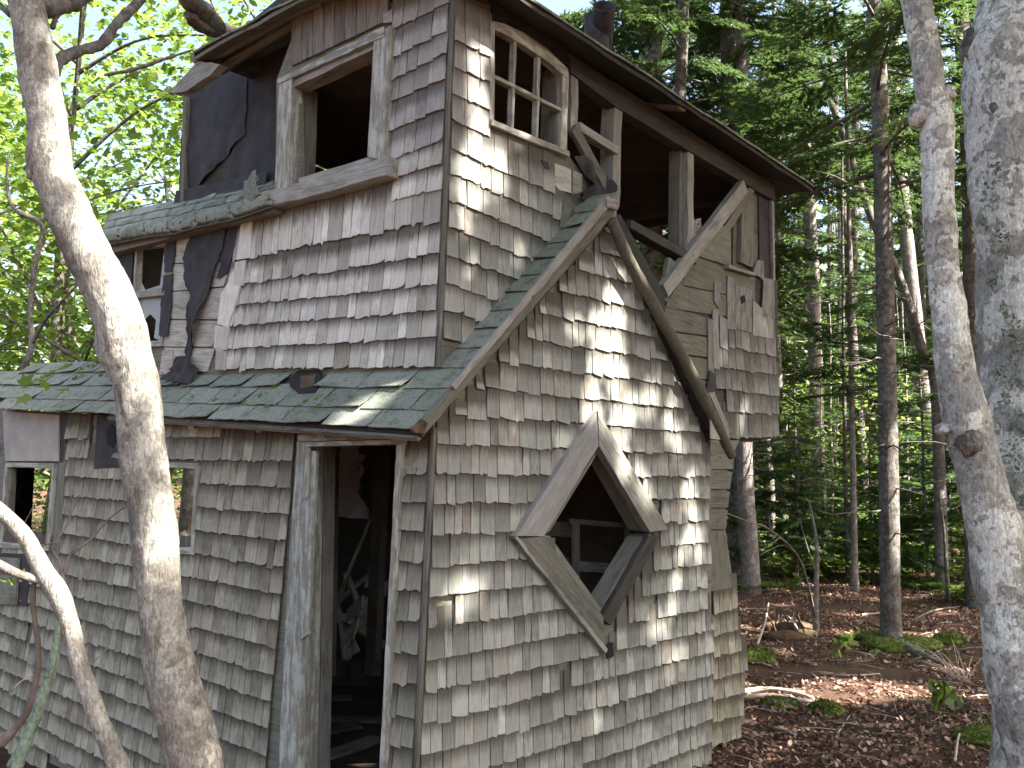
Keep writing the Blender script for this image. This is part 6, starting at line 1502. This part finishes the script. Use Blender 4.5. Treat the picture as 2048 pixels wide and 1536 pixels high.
def moss_carpet():
    r = np.random.default_rng(44); C_ = []
    for (x, y, w_, n) in ((1786, 1300, .55, 3800), (1870, 1310, .35, 1500), (1900, 1290, .4, 1800), (1990, 1480, .45, 2600), (1512, 1325, .25, 900), (1652, 1428, .22, 700), (1960, 1440, .3, 900), (1740, 1250, .3, 800), (1640, 1240, .3, 600), (1560, 1180, .8, 1600), (1840, 1215, .6, 1300)):
        p = gp(x, y); a = r.uniform(0, 6.28, n); q = np.abs(r.normal(0, w_ * .55, n))
        for X_, Y_ in zip(p.x + q * np.cos(a), p.y + q * np.sin(a)):
            if nz(X_ * 4, Y_ * 4, 3) > -.05: C_.append((X_, Y_, gh(X_, Y_) + .02 * nz(X_ * 5, Y_ * 5) + .006))
    return leaf_verts(np.array(C_), r.uniform(.010, .024, len(C_)), 'diam', r, flat=1.0)
tag(obj('moss_patches', mesh_np('moss_patches', moss_carpet(), 4, m_moss)), 'thin green moss growing over the soil by roots and stones', kind='stuff')
def gstick(name, pts, w, m, label, cat='stick', lump_=.15):
    P = [gp(x, y, dz) for x, y, dz in pts]; o = tube_obj(name, P, [w] + [w * .9] * (len(P) - 2) + [w * .5], m, None, lump=lump_, sides=8, ring=.03, lf=20); tag(o, label, cat); return o
gstick('fallen_branch', [(1484, 1392, .03), (1530, 1388, .035), (1580, 1392, .03), (1620, 1402, .03)], .022, m_deadwood, 'pale fallen branch beside the cottage, upper of the pair')
gstick('fallen_branch', [(1484, 1402, .02), (1540, 1400, .03), (1590, 1408, .03), (1640, 1412, .02)], .02, m_deadwood, 'pale fallen branch beside the cottage, lower of the pair')
gstick('fallen_branch', [(1545, 1462, .02), (1570, 1470, .03), (1592, 1478, .02)], .010, m_deadwood, 'short bleached stick on the leaves below the mossy rocks')
gstick('fallen_branch', [(1910, 1530, .02), (1916, 1500, .05), (1920, 1490, .06)], .008, m_deadwood, 'short bleached stick near the foot of the forked maple')
gstick('fallen_branch', [(1675, 1470, .01), (1700, 1440, .03)], .006, m_deadwood, 'thin bleached twig in the middle of the path')
gstick('fallen_branch', [(1640, 1350, .01), (1700, 1356, .02), (1760, 1350, .01)], .009, m_deadwood, 'thin curved branch above the sunlit patch')
gstick('fallen_branch', [(1720, 1232, .01), (1780, 1231, .03)], .012, m_deadwood, 'small pale log behind the mossy spruce')
gstick('fallen_branch', [(1830, 1240, .01), (1870, 1226, .03), (1930, 1215, .02)], .014, m_twig, 'dark fallen branch behind the mossy spruce')
# decayed stump
st = mk_tree('decayed_stump', gp(1575, 1262), 'crumbling brown stump with red rotten splinters beside the cottage', 'stump')
for i, (x, y, sx, sz) in enumerate(((1555, 1262, .16, .09), (1590, 1266, .20, .12), (1615, 1272, .12, .07), (1572, 1278, .22, .07))):
    lump('rotten_wood', gp(x, y, .01), sx, sx * .7, sz, m_rot, None, None, 70 + i, parent=st)
rst = random.Random(6)
for i in range(22):
    x, y = rst.uniform(1545, 1615), rst.uniform(1255, 1272); p = gp(x, y, .02); d = Vector((rst.uniform(-.14, .14), rst.uniform(-.08, .08), rst.uniform(.10, .24))); w_ = rst.uniform(.008, .022)
    tube_obj('splinter', [p, p + d * .6 + Vector((rst.uniform(-.02, .02), 0, 0)), p + d], [w_, w_ * .7, .002], m_rot if i % 3 else m_deadwood, st, lump=.5, sides=5, ring=.04, lf=30)
gstick('fallen_branch', [(1515, 1300, .05), (1530, 1280, .16), (1538, 1262, .28)], .012, m_deadwood, 'pale broken stick leaning by the decayed stump')
def seedling(x, y, h, n, size, label, seed, kind='oval', m=m_leafy):
    p = gp(x, y); r = np.random.default_rng(seed); t = mk_tree('seedling', p, label, 'seedling')
    tube_obj('stem', [p, p + Vector((.02, 0, h * .6)), p + Vector((0, .02, h))], [.006, .004, .002], m_twig, t, sides=6)
    a = r.uniform(0, 6.28, n); q = r.uniform(.02, .12, n) * h * 3; c = np.stack([p.x + q * np.cos(a), p.y + q * np.sin(a), p.z + h * r.uniform(.45, 1.05, n)], 1)
    crown_obj('leaves', leaf_verts(c, r.uniform(.7, 1.2, n) * size, kind, r, flat=.6, droop=.5), len(LEAF[kind]), m, t, p)
seedling(1692, 1335, .30, 16, .11, 'drooping green seedling left of the mossy spruce', 1)
seedling(1885, 1432, .22, 46, .09, 'leafy dark green seedling below the sunlit patch by the forked maple', 2, m=m_leaf)
seedling(1498, 1160, .35, 30, .10, 'leafy seedling at the foot of the thick dark spruce', 3)
seedling(1590, 1190, .25, 22, .09, 'low seedling behind the decayed stump', 4, 'maple')
seedling(1735, 1160, .45, 30, .13, 'broad leaved seedling behind the slim pale trunk', 5, 'maple')
seedling(1830, 1165, .5, 34, .13, 'broad leaved seedling right behind the mossy spruce', 6, 'maple')
seedling(1560, 1435, .1, 7, .05, 'tiny seedling beside the small moss capped rock', 7)
seedling(1920, 1425, .1, 8, .05, 'tiny bright seedling beside the forked maple', 8)
seedling(200, 1560, .3, 14, .09, 'leafy sprig at the bottom edge in front of the curved maple', 9, 'maple')
# bare brush
bb_ = mk_tree('bare_brush', gp(1925, 1370), 'clump of pale bare twigs left of the forked maple', 'shrub'); rb = random.Random(4)
for i in range(14):
    p = gp(1925 + rb.uniform(-12, 12), 1365); d = Vector((rb.uniform(-.45, .25), rb.uniform(-.2, .2), rb.uniform(.15, .35)))
    tube_obj('twig', [p, p + d * .5 + Vector((0, 0, .04)), p + d], [.004, .003, .001], m_deadwood, bb_, sides=5)
bb2 = mk_tree('bare_shrub', gp(1600, 1250), 'thin bare shrub reaching left toward the rear wall', 'shrub')
for L in ([(1632, 1240, 9.6, 5), (1600, 1120, 9.2, 4), (1540, 1060, 8.6, 4), (1500, 1045, 8.0, 3), (1450, 1025, 7.4, 3)], [(1560, 1075, 8.8, 3), (1520, 1100, 8.6, 2), (1490, 1080, 8.2, 2)], [(1600, 1120, 9.2, 3), (1570, 1090, 9.0, 2), (1540, 1100, 8.8, 2), (1520, 1110, 8.6, 1.5)], [(1540, 1060, 8.6, 2.5), (1538, 1030, 8.6, 1.5)], [(1632, 1150, 9.6, 4), (1610, 1080, 9.5, 3), (1600, 1040, 9.4, 2)]):
    px_tube('twig', L, m_twig, bb2, sides=5, ring=.1, lump=.1)
auto_labels()
print('tris', sum(len(m.loops) - 2 * len(m.polygons) for m in bpy.data.meshes))
